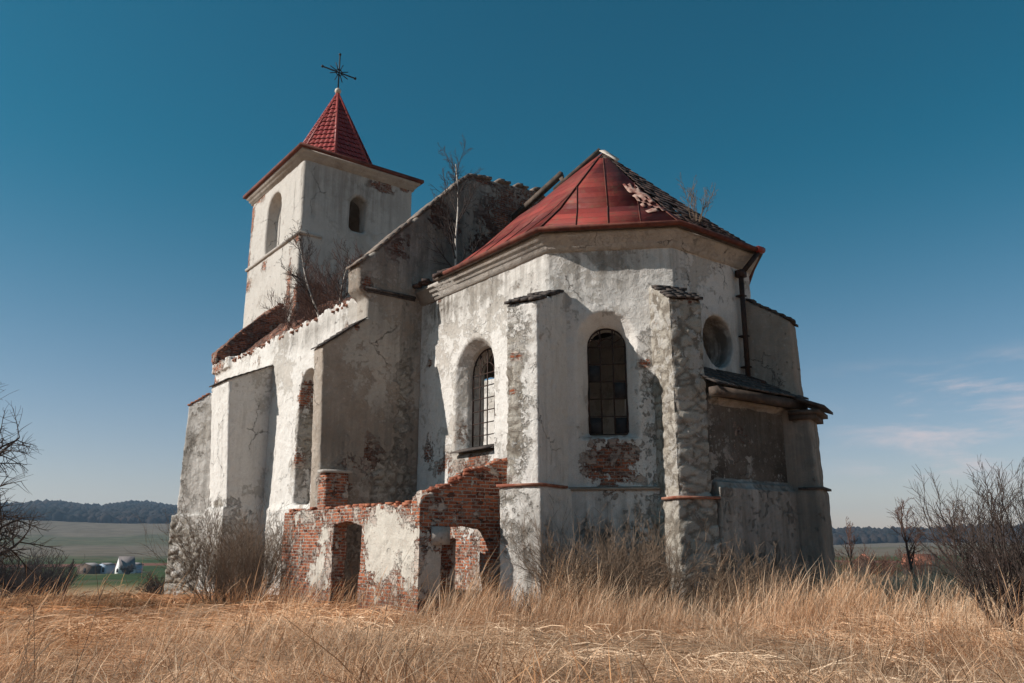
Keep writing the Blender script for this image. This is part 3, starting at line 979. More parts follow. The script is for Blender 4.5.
# travelling S wall eastwards then round: outside is on the right of travel (towards -u, then -w)
sgn = -1 if offs(CA, .1)[0][0] > CA[0][0] else 1
def CO(d): return offs(CA, d * sgn)
ci = CO(-.95)
sh = MB().prism(CA, -.5, 9.98)
sh.prism(CO(.12), -.5, 3.02)
inn = MB().prism([(ci[0][0], 23.2)] + ci[1:-1] + [(ci[-1][0], 23.2)], -.2, 11)
s45 = 2 ** -.5
sec = (13.59 + 1.56 * s45, 16.0 - 1.56 * s45)
W1c, W2c, W3c = (13.59, 19.45), sec, (17.75, 13.58)
cuts = [inn,
        opening(W1c, (0, -1), (1, 0), [(-.3, arch(1.06, 4.15, 6.72)), (0.0, arch(1.02, 4.2, 6.75)), (.36, arch(.78, 4.42, 6.72)), (1.3, arch(.78, 4.42, 6.72))]),
        opening(W2c, (s45, -s45), (s45, s45), [(-.3, arch(.86, 4.28, 6.95)), (0.0, arch(.80, 4.32, 6.98)), (.36, arch(.53, 4.44, 6.86)), (1.3, arch(.53, 4.44, 6.86))]),
        opening(W3c, (1, 0), (0, 1), [(-.3, [(.68 * math.cos(a), 7.12 + .80 * math.sin(a)) for a in [2 * math.pi * i / 20 for i in range(20)]]),
                                      (.20, [(.63 * math.cos(a), 7.12 + .73 * math.sin(a)) for a in [2 * math.pi * i / 20 for i in range(20)]]),
                                      (1.3, [(.70 * math.cos(a), 7.12 + .76 * math.sin(a)) for a in [2 * math.pi * i / 20 for i in range(20)]])]),
        opening((21.82, 19.45), (0, 1), (-1, 0), [(-.3, arch(1.0, 4.2, 6.75)), (1.3, arch(.78, 4.42, 6.72))]),
        opening((13.59, 20.55), (0, -1), (1, 0), [(-.5, [(-.42, -.3), (.42, -.3), (.42, 1.78), (-.42, 1.78)]), (1.4, [(-.42, -.3), (.42, -.3), (.42, 1.78), (-.42, 1.78)])])]
bkc = (sec[0], sec[1])
blobs = [('dirt_shade', (13.59, 19.0, 9.3), (.6, 5.0, 1.0), .5), ('dirt_shade', (14.8, 14.8, 9.2), (1.9, 1.9, .9), .5), ('dirt_shade', (bkc[0], bkc[1], 4.0), (.9, .9, 1.0), .45), ('dirt_shade', (13.59, 19.4, 3.8), (.5, 1.3, .9), .55),
         ('dirt_shade', (15.0, 14.6, .9), (2.0, 2.0, 1.7), 1.0), ('stone', (14.2, 15.4, 1.2), (.8, .8, 1.2), .5),
         ('brick', (bkc[0] + .05, bkc[1] - .05, 3.68), (.95, .95, .85), .86), ('brick', (13.59, 19.4, 3.9), (.5, 1.2, .42), .85), ('brick', (13.59, 18.6, 5.0), (.4, .35, 1.0), .55),
         ('brick', (13.59, 20.2, 4.9), (.6, .35, .7), .65), ('brick', (13.59, 22.0, 7.4), (.3, .2, .25), .8), ('brick', (13.59, 21.0, 3.9), (.4, .9, .7), .65), ('brick', (13.59, 22.0, 4.4), (.4, .5, .8), .6),
         ('stone', (15.75, 13.83, 5.2), (.75, .75, 3.6), .75), ('stone', (15.2, 14.4, 1.4), (1.0, 1.0, 1.3), .6), ('stone', (15.7, 13.9, 1.5), (.7, .7, 1.8), .85),
         ('brick', (15.4, 14.2, 6.3), (.25, .25, .2), .7), ('brick', (13.59, 20.4, 1.2), (.5, 1.9, 1.5), 1.05), ('dirt_shade', (14.6, 15.0, 1.2), (1.6, 1.6, 1.8), .8), ('dirt_shade', (13.59, 17.6, .9), (.6, 1.8, 1.6), .6),
         ('dirt_shade', (17.7, 13.5, 6.0), (2.2, .6, 1.2), .45), ('dirt_shade', (17.8, 14.15, 7.1), (1.0, .62, 1.1), 1.3), ('brick', (13.4, 22.0, 9.7), (.8, 1.6, .35), .75), ('brick', (13.4, 21.6, 9.0), (.3, 1.1, .5), .4),  # the blob in the round window's reveal paints in shade, not grime
         ('dirt_shade', (13.5, 21.3, 9.2), (.6, 1.6, .7), .9), ('stone', (13.59, 16.6, 5.5), (.4, .5, 2.5), .42)]
chancel = solid('chancel_wall', sh, cuts, .055, M['wall'], church, amp=.014, blobs=blobs)
moulding('cornice', CO(0.0), [(-.1, 9.50), (.04, 9.50), (.06, 9.58), (.11, 9.62), (.12, 9.71), (.19, 9.75), (.21, 9.84), (.28, 9.88), (.29, 9.97), (-.1, 9.97)], M['mould'], chancel)

va = MB().prism([(ci[0][0] - .3, 22.7)] + [(p[0] + (.2 if p[0] > 17.7 else -.2), p[1] - .1) for p in ci[1:-1]] + [(ci[-1][0] + .3, 22.7)], 9.25, 9.45)
fix_normals(va.build('vault', M['timber'], church, CH))
# drip ledges of flat clay tile above the plinth
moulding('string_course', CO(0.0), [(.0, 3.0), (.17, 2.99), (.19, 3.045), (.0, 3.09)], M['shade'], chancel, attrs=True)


def apse_buttress(c, angdeg, L, hwid, ztop, zwall, zpl, ex, blobs, base, mat, ledge=True, cap=True, relief=1.0):
    o = buttress(c, R(angdeg), hwid, L + .0, L, ztop, zwall, zpl, ex, mat, .05, blobs, base, cap, relief=relief)
    if ledge:
        bx, by = math.cos(R(angdeg)), math.sin(R(angdeg))
        tx, ty = -by, bx
        m = MB()
        hh, LL = hwid + ex + .05, L + ex + .06
        m.prism([(c[0] + bx * l + tx * s_, c[1] + by * l + ty * s_) for l, s_ in ((.2, -hh), (LL, -hh), (LL, hh), (.2, hh))], zpl + .003, zpl + .065)
        fix_normals(m.build('ledge', M['clay'], o, CH))
    return o


b1c, b2c, b3c = CA[1], CA[2], CA[3]
apse_buttress(b1c, 180 + 22.5, 1.45, .46, 7.68, 8.3, 3.02, .12,
              [('stone', (12.05, 15.75, 5.0), (.6, .6, 3.2), .95), ('brick', (12.2, 15.6, 6.3), (.25, .25, .18), .8), ('brick', (12.15, 15.7, 5.4), (.2, .2, .15), .7), ('stone', (12.2, 15.5, 1.4), (1.2, 1.2, 1.6), .30),
               ('dirt_shade', (12.4, 15.2, 1.2), (1.3, 1.2, 1.6), .6)], (0, .04, 0), M['wall'], relief=.6)
apse_buttress((b2c[0] - .15, b2c[1] + .06), 180 + 67.5, .90, .45, 7.75, 8.3, 2.72, .08,
              [('brick', (15.75, 12.9, 7.85), (.6, .6, .3), .85), ('dirt_shade', (16.0, 12.6, 5.0), (.5, .9, 3.0), .5)], (0, .80, .25), M['wall'], relief=.36)
B3 = R(270 + 22.5)
buttress(b3c, B3, .45, 1.15, 1.12, 7.75, 8.5, 5.6, 0.0, M['shade'], .065, [('dirt_shade', (20, 13.2, 6.5), (1.5, 1.5, 2), .5)])
buttress(b3c, B3, .53, 1.50, 1.45, 5.05, 5.55, 3.05, .07, M['shade'], .065, [('dirt_shade', (20, 13, 3), (2, 2, 3.5), 1.2), ('stone', (20.3, 13, 1.0), (1, 1, 1.4), .6)], cap=False)

bx3, by3 = math.cos(B3), math.sin(B3)
def P3(l, q): return (b3c[0] + bx3 * l - by3 * q, b3c[1] + by3 * l + bx3 * q)
n3 = MB()
for l0, l1, hh_, z0_, z1_ in ((.9, 1.60, .62, 4.92, 5.06), (.9, 1.72, .70, 5.065, 5.17)):
    n3.prism([P3(l0, -hh_), P3(l1, -hh_), P3(l1, hh_), P3(l0, hh_)], z0_, z1_)
fix_normals(n3.build('buttress_cornice', M['timber'], church, CH))
n3 = MB()
n3.prism([P3(1.0, -.74), P3(1.86, -.74), P3(1.86, .74), P3(1.0, .74)], [5.50, 5.175, 5.175, 5.50], [5.60, 5.25, 5.25, 5.60])
fix_normals(n3.build('buttress_cap', M['slate'], church, CH))
n3 = MB()
n3.prism([P3(1.0, -.64), P3(1.64, -.64), P3(1.64, .64), P3(1.0, .64)], 3.06, 3.12)
fix_normals(n3.build('buttress_ledge', M['slate'], church, CH))
# flat side chapel between two apse buttresses, with a lean-to roof
sc_ = MB().prism([(16.05, 12.60), (19.75, 12.60), (19.95, 13.6), (16.05, 13.6)], -.5, 5.35)
sc_.prism([(16.03, 12.50), (19.84, 12.50), (20.02, 13.6), (16.05, 13.6)], -.5, 3.03)
cuts = [MB().prism([(15.9, 12.2), (19.38, 12.2), (19.38, 12.72), (15.9, 12.72)], 3.16, 5.18)]
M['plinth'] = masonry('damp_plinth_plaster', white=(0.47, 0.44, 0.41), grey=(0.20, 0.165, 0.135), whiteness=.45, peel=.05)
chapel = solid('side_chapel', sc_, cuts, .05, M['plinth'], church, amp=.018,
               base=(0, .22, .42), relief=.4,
               blobs=[('dirt_shade', (17.5, 12.5, .7), (2.6, .7, 1.5), 1.0), ('dirt_shade', (17.0, 12.5, 2.5), (.5, .5, .9), .9), ('dirt_shade', (18.6, 12.5, 2.3), (.4, .5, 1.0), .8), ('brick', (19.7, 12.5, 2.2), (.35, .5, 1.4), .75), ('stone', (17.6, 12.5, .8), (2.0, .5, .9), .5)])
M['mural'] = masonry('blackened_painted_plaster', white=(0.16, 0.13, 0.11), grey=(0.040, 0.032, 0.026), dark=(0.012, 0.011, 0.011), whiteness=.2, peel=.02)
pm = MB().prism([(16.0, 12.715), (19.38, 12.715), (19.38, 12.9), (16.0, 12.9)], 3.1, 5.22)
solid('painted_panel', pm, [], .05, M['mural'], church, amp=.012, blobs=[('dirt_shade', (17.6, 12.7, 4.7), (2.2, .5, 1.0), .6), ('brick', (17.3, 12.7, 4.3), (.8, .4, .8), .42)])
MB().prism([(19.30, 12.44), (19.90, 12.44), (20.05, 13.3), (19.30, 13.3)], 3.05, 3.11).build('ledge', M['slate'], chapel, CH)
lr = MB()
for i in range(5):
    for j in range(18):
        if random.random() < .04:
            continue
        t0, t1 = i / 5, (i + 1.2) / 5
        ya, yb = 12.22 + 1.42 * t0, 12.22 + 1.42 * t1
        za, zb = 5.50 + .82 * t0 + .02, 5.50 + .82 * t1
        ua, ub = 15.8 + 3.95 * j / 18, 15.8 + 3.95 * (j + .96) / 18
        jj = random.uniform(-.02, .02)
        lr.prism([(ua, ya + jj), (ub, ya + jj), (ub, yb), (ua, yb)], [za - .02, za - .02, zb - .02, zb - .02], [za + .035, za + .035, zb + .02, zb + .02])
lro = lr.build('lean_to_roof', M['slate'], chapel, CH)
fix_normals(lro)
MB().box((17.85, 12.42, 5.36), (3.9, .26, .22)).build('eave_board', M['timber'], chapel, CH)

# ------------------------------------------------------------------ chancel roof
EO = CO(.42)                       # eave line
EO[3] = (EO[3][0] - .30, EO[3][1])
KO = CO(-.75)                      # where the flared foot meets the steep slope
ZE, ZK, ZA = 10.06, 11.10, 14.60
AP = (17.70, 17.85, ZA)


def sheet(name, polys, mat, parent, th=.03, bias=None):
    m = MB()
    at = []
    for poly, org, xd in polys:
        P = [Vector(p) for p in poly]
        nrm = Vector((0, 0, 0))
        for i in range(1, len(P) - 1):
            nrm += (P[i] - P[0]).cross(P[i + 1] - P[0])
        nrm.normalize()
        if nrm.z < 0:
            P.reverse()
            nrm = -nrm
        xd = Vector(xd).normalized()
        yd = nrm.cross(xd)
        n = len(P)
        Q = [p - nrm * th for p in P]
        uvf = lambda p: ((p - Vector(org)).dot(xd), (p - Vector(org)).dot(yd))
        m.add(P + Q, [list(range(n)), [n + i for i in range(n)][::-1]] + [[i, n + i, n + (i + 1) % n, (i + 1) % n] for i in range(n)],
              [uvf(p) for p in P] + [uvf(p) for p in Q[::-1]] + [uvf(v) for i in range(n) for v in (P[i], Q[i], Q[(i + 1) % n], P[(i + 1) % n])])
    o = m.build(name, mat, parent, CH, uv=True)
    a_ = o.data.attributes.new('brick', 'FLOAT', 'POINT')
    if bias:
        vals = [max(s_ * (1 - min(1, max(0, ((Vector(v) - Vector(c)).length / r_)))) for c, r_, s_ in bias) for v in m.v]
        a_.data.foreach_set('value', np.array(vals, dtype=np.float32))
    return o


def e(i, z=ZE): return (EO[i][0], EO[i][1], z)
def kk(i, z=ZK): return (KO[i][0], KO[i][1], z)
# south slope ends in a torn edge running up to the apex
se0, sk0 = (EO[1][0], 20.35, ZE), (KO[1][0], 20.05, ZK)
south_low = [e(1), se0, sk0, kk(1)]
south_up = [kk(1), sk0, (15.35, 19.5, 12.23), (15.6, 18.75, 12.5), (16.5, 18.6, 13.4), (17.3, 18.05, 14.22), AP]
c1, c2 = Vector(kk(1)), Vector(kk(2))
def lerp3(a, bb, t): return tuple(Vector(a).lerp(Vector(bb), t))
se_up = [kk(1), kk(2), lerp3(kk(2), AP, .88), lerp3(kk(1), AP, .885)]
dse = (s45, -s45, 0)
midse = lerp3(kk(1), kk(2), .5)
roof = sheet('chancel_roof', [(south_low, (KO[1][0], 20.35, ZK), (0, -1, 0)), (south_up, (KO[1][0], 20.35, ZK), (0, -1, 0)),
                              ([e(1), e(2), kk(2), kk(1)], midse, dse), (se_up, midse, dse),
                              ([e(2), lerp3(e(2), e(3), .14), lerp3(kk(2), kk(3), .10), kk(2)], kk(2), (1, 0, 0))],
             M['sheet'], church)
# rusted-through pale patch: crumpled loose sheet at the south-east hip
def subdiv_patch(name, A, B, C, D, nu, nv, lift, mat, parent, seed, keep):
    V, F = [], []
    rs = random.Random(seed)
    A, B, C, D = map(Vector, (A, B, C, D))
    nrm = (B - A).cross(D - A).normalized()
    if nrm.z < 0:
        nrm = -nrm
    for j in range(nv + 1):
        for i in range(nu + 1):
            p = A.lerp(B, i / nu).lerp(D.lerp(C, i / nu), j / nv)
            V.append(p + nrm * (lift + rs.uniform(-.025, .035)))
    for j in range(nv):
        for i in range(nu):
            if rs.random() < keep:
                a = j * (nu + 1) + i
                F.append([a, a + 1, a + nu + 2, a + nu + 1])
    o = mesh_np(name, np.array([tuple(v) for v in V]) - CH, F, mat, parent)
    md = o.modifiers.new('s', 'SOLIDIFY')
    md.thickness = .012
    return o
M['bare'] = simple('bare_roof_patch', (0.16, 0.042, 0.030), (0.44, 0.31, 0.25), 5.5, .8, bump=.5)
hA, hB = lerp3(e(2), kk(2), .55), lerp3(kk(2), AP, .36)
gA, gB = lerp3(lerp3(e(1), kk(1), .5), lerp3(e(2), kk(2), .5), .84), lerp3(lerp3(kk(1), kk(2), .78), AP, .34)
subdiv_patch('loose_sheet', gA, hA, hB, gB, 5, 10, .03, M['bare'], roof, 5, .66)

# standing seams
sm = MB()
def seam(a, bb, r_=.014):
    d = (Vector(bb) - Vector(a))
    sm.bar(Vector(a) + Vector((0, 0, .02)), Vector(bb) + Vector((0, 0, .02)), r_, 4)
for wv in (16.75, 17.7, 18.65, 19.6):
    seam((EO[1][0], wv, ZE), (KO[1][0], wv, ZK))
    # each seam climbs to the hip or to the torn edge
    t = (wv - KO[1][1]) / (AP[1] - KO[1][1])
    if t < 1:
        u_end, w_end = KO[1][0] + (AP[0] - KO[1][0]) * t, wv
        zz = ZK + (ZA - ZK) * t
    else:
        f = 1 - (wv - AP[1]) / (20.05 - AP[1])
        u_end, w_end, zz = KO[1][0] + (AP[0] - KO[1][0]) * f * .9, wv, ZK + (ZA - ZK) * f * .9
    seam((KO[1][0], wv, ZK), (u_end, w_end, zz))
Kh = (Vector(kk(2)) - Vector(kk(1))).length / 2
for x_ in (-.88, 0.0, .88):
    f_ = x_ / (2 * Kh) + .5
    b0 = Vector(lerp3(e(1), e(2), .5)) + Vector(dse) * x_
    k0 = Vector(lerp3(kk(1), kk(2), f_))
    up = (Vector(AP) - Vector(midse))
    fr = min(.885, 1 - abs(x_) / Kh) if x_ else .885
    seam(b0, k0, .014 if x_ else .02)
    seam(k0, k0 + up * fr, .014 if x_ else .02)
seam(kk(1), lerp3(kk(1), AP, .88), .024)
seam(e(1), kk(1), .024)
seam(e(2), kk(2), .02)
sm.build('standing_seam', M['eave'], roof, CH)

# east and north-east slopes: old dark tiles on battens, many slipped
tl = MB()
rt = random.Random(21)
def tile_slope(eA, eB, kA, kB, top, rows_lo, rows_up, gap, w0=0.0):
    for part, rows in (((eA, eB, kA, kB), rows_lo), ((kA, kB, top, top), rows_up)):
        A, B, D, C = map(Vector, part)
        for r_ in range(rows):
            t0, t1 = r_ / rows, min(1, (r_ + 1.22) / rows)
            p, q = A.lerp(D, t0), B.lerp(C, t0)
            p2, q2 = A.lerp(D, t1), B.lerp(C, t1)
            L = (q - p).length
            k = max(1, int(L / .2))
            for j in range(k):
                if rt.random() < gap:
                    continue
                a0, a1 = j / k, (j + .94) / k
                v = [p.lerp(q, a0), p.lerp(q, a1), p2.lerp(q2, a1), p2.lerp(q2, a0)]
                up = Vector((0, 0, .035 + rt.uniform(0, .03)))
                lo = Vector((0, 0, .012))
                tl.add([v[0] + up, v[1] + up, v[2] + lo, v[3] + lo, v[0] + up - Vector((0, 0, .03)), v[1] + up - Vector((0, 0, .03)), v[2] - Vector((0, 0, .015)), v[3] - Vector((0, 0, .015))],
                       [[0, 1, 2, 3], [7, 6, 5, 4], [0, 4, 5, 1], [1, 5, 6, 2], [2, 6, 7, 3], [3, 7, 4, 0]])
tile_slope(lerp3(e(2), e(3), .14), e(3), lerp3(kk(2), kk(3), .1), kk(3), AP, 7, 15, .12)
tile_slope(e(3), e(4), kk(3), kk(4), AP, 7, 15, .03)
tile_slope(e(4), (EO[4][0], 22.5, ZE), kk(4), (KO[4][0], 22.5, ZK), AP, 7, 15, .08)
M['rooftile'] = simple('blackened_tile', (0.020, 0.017, 0.017), (0.10, 0.058, 0.046), 5, .85, bump=.6)
to = tl.build('roof_tiles', M['rooftile'], roof, CH)
fix_normals(to)
# hip and rafters
def rafter(a, bb, wd, ht, name='rafter', mat=None):
    a, bb = Vector(a), Vector(bb)
    d = (bb - a).normalized()
    x = d.cross(Vector((0, 0, 1))).normalized() * wd / 2
    y = x.normalized().cross(d) * ht / 2
    m = MB()
    m.loft([[p - x - y, p + x - y, p + x + y, p - x + y] for p in (a, bb)])
    return fix_normals(m.build(name, mat or M['timber'], roof, CH))
dn = Vector((0, 0, -.16))
for i in (1, 2, 3, 4):
    rafter(Vector(kk(i)) + dn, Vector(AP) + dn, .13, .16)
rafter((17.5, 22.55, 13.72), (17.7, 19.95, 14.62), .16, .20)
rafter((17.7, 20.05, 14.60), (17.75, 19.72, 13.95), .12, .14)
rafter((16.3, 18.75, 13.15), (17.68, 17.95, 14.72), .13, .16)
# torn pale sheet over the apex
ax = Vector(AP)
sheet('apex_cap', [([ax + Vector((-.12, .02, .06)), ax + Vector((.06, -.06, .10)), ax + Vector((.30, -.50, -.34)), ax + Vector((.02, -.66, -.58)), ax + Vector((-.02, -.42, -.32))], tuple(ax), (0, -1, 0))],
      simple('pale_ridge_sheet', (0.36, 0.30, 0.25), (0.56, 0.50, 0.44), 5, .7), roof)
# gutter and eave boards, broken off west of the torn edge
gp_ = [(EO[1][0], 20.5)] + EO[1:5] + [(EO[4][0], 22.4)]
moulding('gutter', gp_, [(-.02, 9.985), (.03, 9.955), (.10, 9.965), (.13, 10.02), (.12, 10.07), (.085, 10.07), (.085, 10.01), (.02, 10.0)], M['eave'], roof, attrs=False)
moulding('soffit', [(CA[0][0], 21.2)] + CA[1:5] + [(CA[4][0], 22.4)], [(.0, 9.985), (.41, 9.985), (.41, 10.04), (.0, 10.04)], M['timber'], roof, attrs=False)
# broken roof edge over the south wall's west end
rk = MB()
for i in range(26):
    wv = 20.3 + rt.random() * 2.2
    uu = 13.1 + rt.random() * .9
    rk.box((uu, wv, 10.04 + (uu - 13.1) * .25 + rt.uniform(0, .1)), (rt.uniform(.15, .35), rt.uniform(.12, .3), rt.uniform(.05, .12)), rt.uniform(0, 3))
rk.build('eave_rubble', M['rooftile'], roof, CH)

# downpipe and its hopper at the north-east corner
dp = MB()
dp.bar((18.75, 13.40, 9.30), (18.75, 13.40, 6.15), .075, 10)
dp.bar((19.25, 13.12, 9.93), (18.78, 13.38, 9.28), .075, 10)
dp.box((18.75, 13.40, 9.26), (.26, .22, .2))
dp.bar((18.75, 13.40, 6.18), (18.95, 13.0, 5.98), .075, 10)
dpo = dp.build('downpipe', M['iron'], church, CH, smooth=False)
for z in (8.6, 7.4, 6.5):
    MB().box((18.75, 13.44, z), (.22, .22, .04)).build('pipe_bracket', M['iron'], dpo, CH)
gh = MB()
gh.bar((19.15, 13.05, 10.02), (19.45, 13.08, 10.05), .10, 8)
gh.build('gutter_end', M['redtrim'], roof, CH)


# windows: iron grilles in the openings
def grille(c, tang, inward, hw_, z0, z1, nx, nz, depth):
    m = MB()
    def p(a, z, d=depth): return (c[0] + tang[0] * a + inward[0] * d, c[1] + tang[1] * a + inward[1] * d, z)
    top = lambda a: z1 + math.sqrt(max(hw_ ** 2 - a ** 2, 0))
    for i in range(1, nx):
        a = -hw_ + 2 * hw_ * i / nx
        m.bar(p(a, z0), p(a, top(a)), .020)
    for j in range(0, nz + 1):
        z = z0 + (z1 - z0) * j / nz
        m.bar(p(-hw_, z), p(hw_, z), .020)
    for k in range(16):
        a, a2 = math.pi * k / 16, math.pi * (k + 1) / 16
        for f in (1.0, .45):
            m.bar(p(f * hw_ * math.cos(a), z1 + f * hw_ * math.sin(a)), p(f * hw_ * math.cos(a2), z1 + f * hw_ * math.sin(a2)), .028 if f == 1 else .016)
    for a in (R(30), R(60), R(120), R(150)):
        m.bar(p(.45 * hw_ * math.cos(a), z1 + .45 * hw_ * math.sin(a)), p(hw_ * math.cos(a), z1 + hw_ * math.sin(a)), .016)
    for a in (-hw_, hw_):
        m.bar(p(a, z0), p(a, z1), .032)
    wn = m.build('window', M['iron'], church, CH)
    return wn
w1 = grille(W1c, (0, -1), (1, 0), .76, 4.46, 6.72, 4, 6, .5)
w2 = grille(W2c, (s45, -s45), (s45, s45), .51, 4.48, 6.86, 3, 5, .42)
sl = MB().box((13.74, 19.45, 4.46), (.70, 1.9, .05), 0)
for v in range(len(sl.v)):
    x, y, z = sl.v[v]
    sl.v[v] = (x, y, z - (13.9 - x) * .28)
sl.build('sill', M['slate'], w1, CH)
dr = MB()  # added dark sheet standing in for the unlit interior behind the doorway
dr.prism([(14.15, 20.12), (14.2, 20.12), (14.2, 20.98), (14.15, 20.98)], 0, 1.78)
dro = dr.build('door', simple('unlit_doorway_black', (0.010, 0.009, 0.008), (0.022, 0.018, 0.015), 4, .9), church, CH)
# a few surviving panes
M['pane'] = simple('dirty_window_glass', (0.020, 0.020, 0.022), (0.055, 0.05, 0.048), 5, .65, spec=.15, bump=.05)
for i, j in ((0, 0), (2, 0), (2, 2), (0, 3)):
    a0 = -.51 + 1.02 * i / 3
    z0_ = 4.48 + 2.38 * j / 5
    q = [(a0 + .02, z0_ + .02), (a0 + .32, z0_ + .02), (a0 + .32, z0_ + .45), (a0 + .02, z0_ + .45)]
    fix_normals(MB().loft([[(W2c[0] + s45 * a + s45 * d, W2c[1] - s45 * a + s45 * d, z) for a, z in q] for d in (.425, .43)]).build('pane', M['pane'], w2, CH))
# ------------------------------------------------------------------ ruined brick annex
AU, AW = 10.05, 16.54
AR = np.array([11.6, 19.5, 0.0])
annex = empty('ruined_annex', WP(AR[0], AR[1]), ROTZ)
tag(annex, 'roofless red brick annex with two doorways, leaning against the white church wall', 'ruin')
an = MB()
an.prism([(AU, AW), (AU + .42, AW), (AU + .42, 24.7), (AU, 24.7)], -.4, 2.66)
an.loft([[(AU + .0, AW, -.4), (13.45, AW, -.4), (13.45, AW, 4.0), (12.5, AW, 3.82), (12.0, AW, 3.60), (11.6, AW, 3.55), (11.0, AW, 3.18), (10.4, AW, 2.95), (AU, AW, 2.86)],
         [(AU + .0, AW + .4, -.4), (13.45, AW + .4, -.4), (13.45, AW + .4, 4.0), (12.5, AW + .4, 3.82), (12.0, AW + .4, 3.60), (11.6, AW + .4, 3.55), (11.0, AW + .4, 3.18), (10.4, AW + .4, 2.95), (AU, AW + .4, 2.86)]])
cuts = [opening((AU, 20.3), (0, -1), (1, 0), [(-.4, [(-.84, -.3), (.80, -.3), (.84, 2.12), (.0, 2.26), (-.84, 2.18)]), (.8, [(-.80, -.3), (.74, -.3), (.78, 2.12), (.0, 2.22), (-.8, 2.15)])]),
        opening((11.35, AW), (1, 0), (0, 1), [(-.4, [(-.72, -.3), (.70, -.3), (.80, .5), (.70, 1.05), (.70, 2.04), (.0, 2.10), (-.66, 2.08)]), (.9, [(-.70, -.3), (.64, -.3), (.76, .5), (.66, 1.05), (.66, 2.02), (.0, 2.08), (-.64, 2.06)])])]
blobs = [('brick', (AU, 18.2, 1.95), (.7, 1.3, .85), -.62), ('brick', (AU, 18.3, 1.25), (.7, .9, .8), -.55), ('brick', (AU, 16.9, 1.3), (.5, .5, .8), -.5), ('brick', (AU, 21.9, .85), (.5, .8, .6), -.55),
         ('brick', (AU, 21.6, 1.9), (.5, .5, .4), -.5), ('brick', (AU, 22.9, 2.45), (.4, .9, .3), -.5), ('brick', (10.5, AW, 1.0), (.4, .4, .9), -.6), ('dirt_shade', (10.0, 20, .2), (1, 6, .7), .5)]
an_o = solid('annex_wall', an, cuts, .05, M['annex'], annex, off=AR, amp=.022, blobs=blobs, base=(.80, 0, 0), top=(2.3, 2.9, .42, 2.2))
# loose bricks along the broken wall heads
lb_ = MB()
rl = random.Random(9)
for i in range(150):
    if rl.random() < .5:
        wv = rl.uniform(AW, 24.6)
        p = (AU + rl.uniform(.04, .38), wv, 2.58 + rl.uniform(-.03, .1))
        rz = math.pi / 2 + rl.gauss(0, .25)
    else:
        uu = rl.uniform(AU + .2, 13.2)
        zt = np.interp(uu, [AU, 10.4, 11, 11.6, 12, 12.5, 13.45], [2.86, 2.95, 3.18, 3.55, 3.6, 3.82, 4.0])
        p = (uu, AW + rl.uniform(.04, .36), zt - .10 + rl.uniform(-.02, .06))
        rz = rl.gauss(0, .25)
    lb_.box(p, (.25, .12, .07), rz)
lbo = lb_.build('loose_brick', simple('loose_brick_clay', (0.19, 0.055, 0.032), (0.42, 0.17, 0.095), 3, .9), annex, AR)
lbo['kind'] = 'stuff'
MB().box((10.62, AW + .02, 1.86), (.5, .16, .42)).build('lintel_block', M['mould'], annex, AR)


def gz(x, y): return float(terr(np.array([x]), np.array([y]))[0])


fb = MB()
rf_ = random.Random(31)
for i in range(150):
    if rf_.random() < .6:
        u_, w_ = AU - .15 - abs(rf_.gauss(0, .35)), rf_.uniform(AW, 25.5)
    else:
        u_, w_ = rf_.uniform(AU, 12.2), AW - .12 - abs(rf_.gauss(0, .35))
    q_ = WP(u_, w_)
    sz = rf_.uniform(.6, 1.15)
    fb.box((u_, w_, gz(q_.x, q_.y) + rf_.uniform(.0, .16) * max(0, 1 - 1.2 * max(AU - u_, AW - w_))), (.26 * sz, .13 * sz, .09 * sz), rf_.uniform(0, 3))
fbo = fb.build('brick_rubble', bpy.data.materials['loose_brick_clay'], None)
fbo.rotation_euler = (0, 0, ROTZ)
tag(fbo, 'fallen bricks heaped at the foot of the ruined annex', 'rubble', kind='stuff')


# ------------------------------------------------------------------ bare trees, shrubs, weeds
class Tubes:
    def __init__(s):
        s.V, s.F, s.n = [], [], 0

    def add(s, pts, rad, sides=4):
        P = np.asarray(pts, float)
        r_ = np.asarray(rad, float)
        n = len(P)
        D = np.gradient(P, axis=0)
        D /= np.linalg.norm(D, axis=1)[:, None] + 1e-9
        ref = np.array([0.31, 0.95, 0.05]) if abs(D[0, 1]) < .8 else np.array([.95, .1, .2])
        X = np.cross(D, ref)
        X /= np.linalg.norm(X, axis=1)[:, None] + 1e-9
        Y = np.cross(D, X)
        a = 2 * np.pi * np.arange(sides) / sides
        ring = P[:, None] + r_[:, None, None] * (np.cos(a)[None, :, None] * X[:, None] + np.sin(a)[None, :, None] * Y[:, None])
        s.V.append(ring.reshape(-1, 3))
        i = np.arange(n - 1)[:, None] * sides
        j = np.arange(sides)[None]
        jn = (j + 1) % sides
        s.F.append(s.n + np.stack([i + j, i + jn, i + sides + jn, i + sides + j], -1).reshape(-1, 4))
        s.n += n * sides

    def build(s, name, mat, parent=None):
        return mesh_np(name, np.concatenate(s.V), np.concatenate(s.F), mat, parent, smooth=True)


def limb(rng, p, d, L, r0, r1, n=6, wob=.12, lift=.0):
    pts = [np.array(p, float)]
    d = np.array(d, float)
    d /= np.linalg.norm(d)
    for i in range(n):
        d = d + rng.normal(0, wob, 3) + np.array([0, 0, lift])
        d /= np.linalg.norm(d)
        pts.append(pts[-1] + d * L / n)
    return np.array(pts), np.linspace(r0, r1, n + 1)


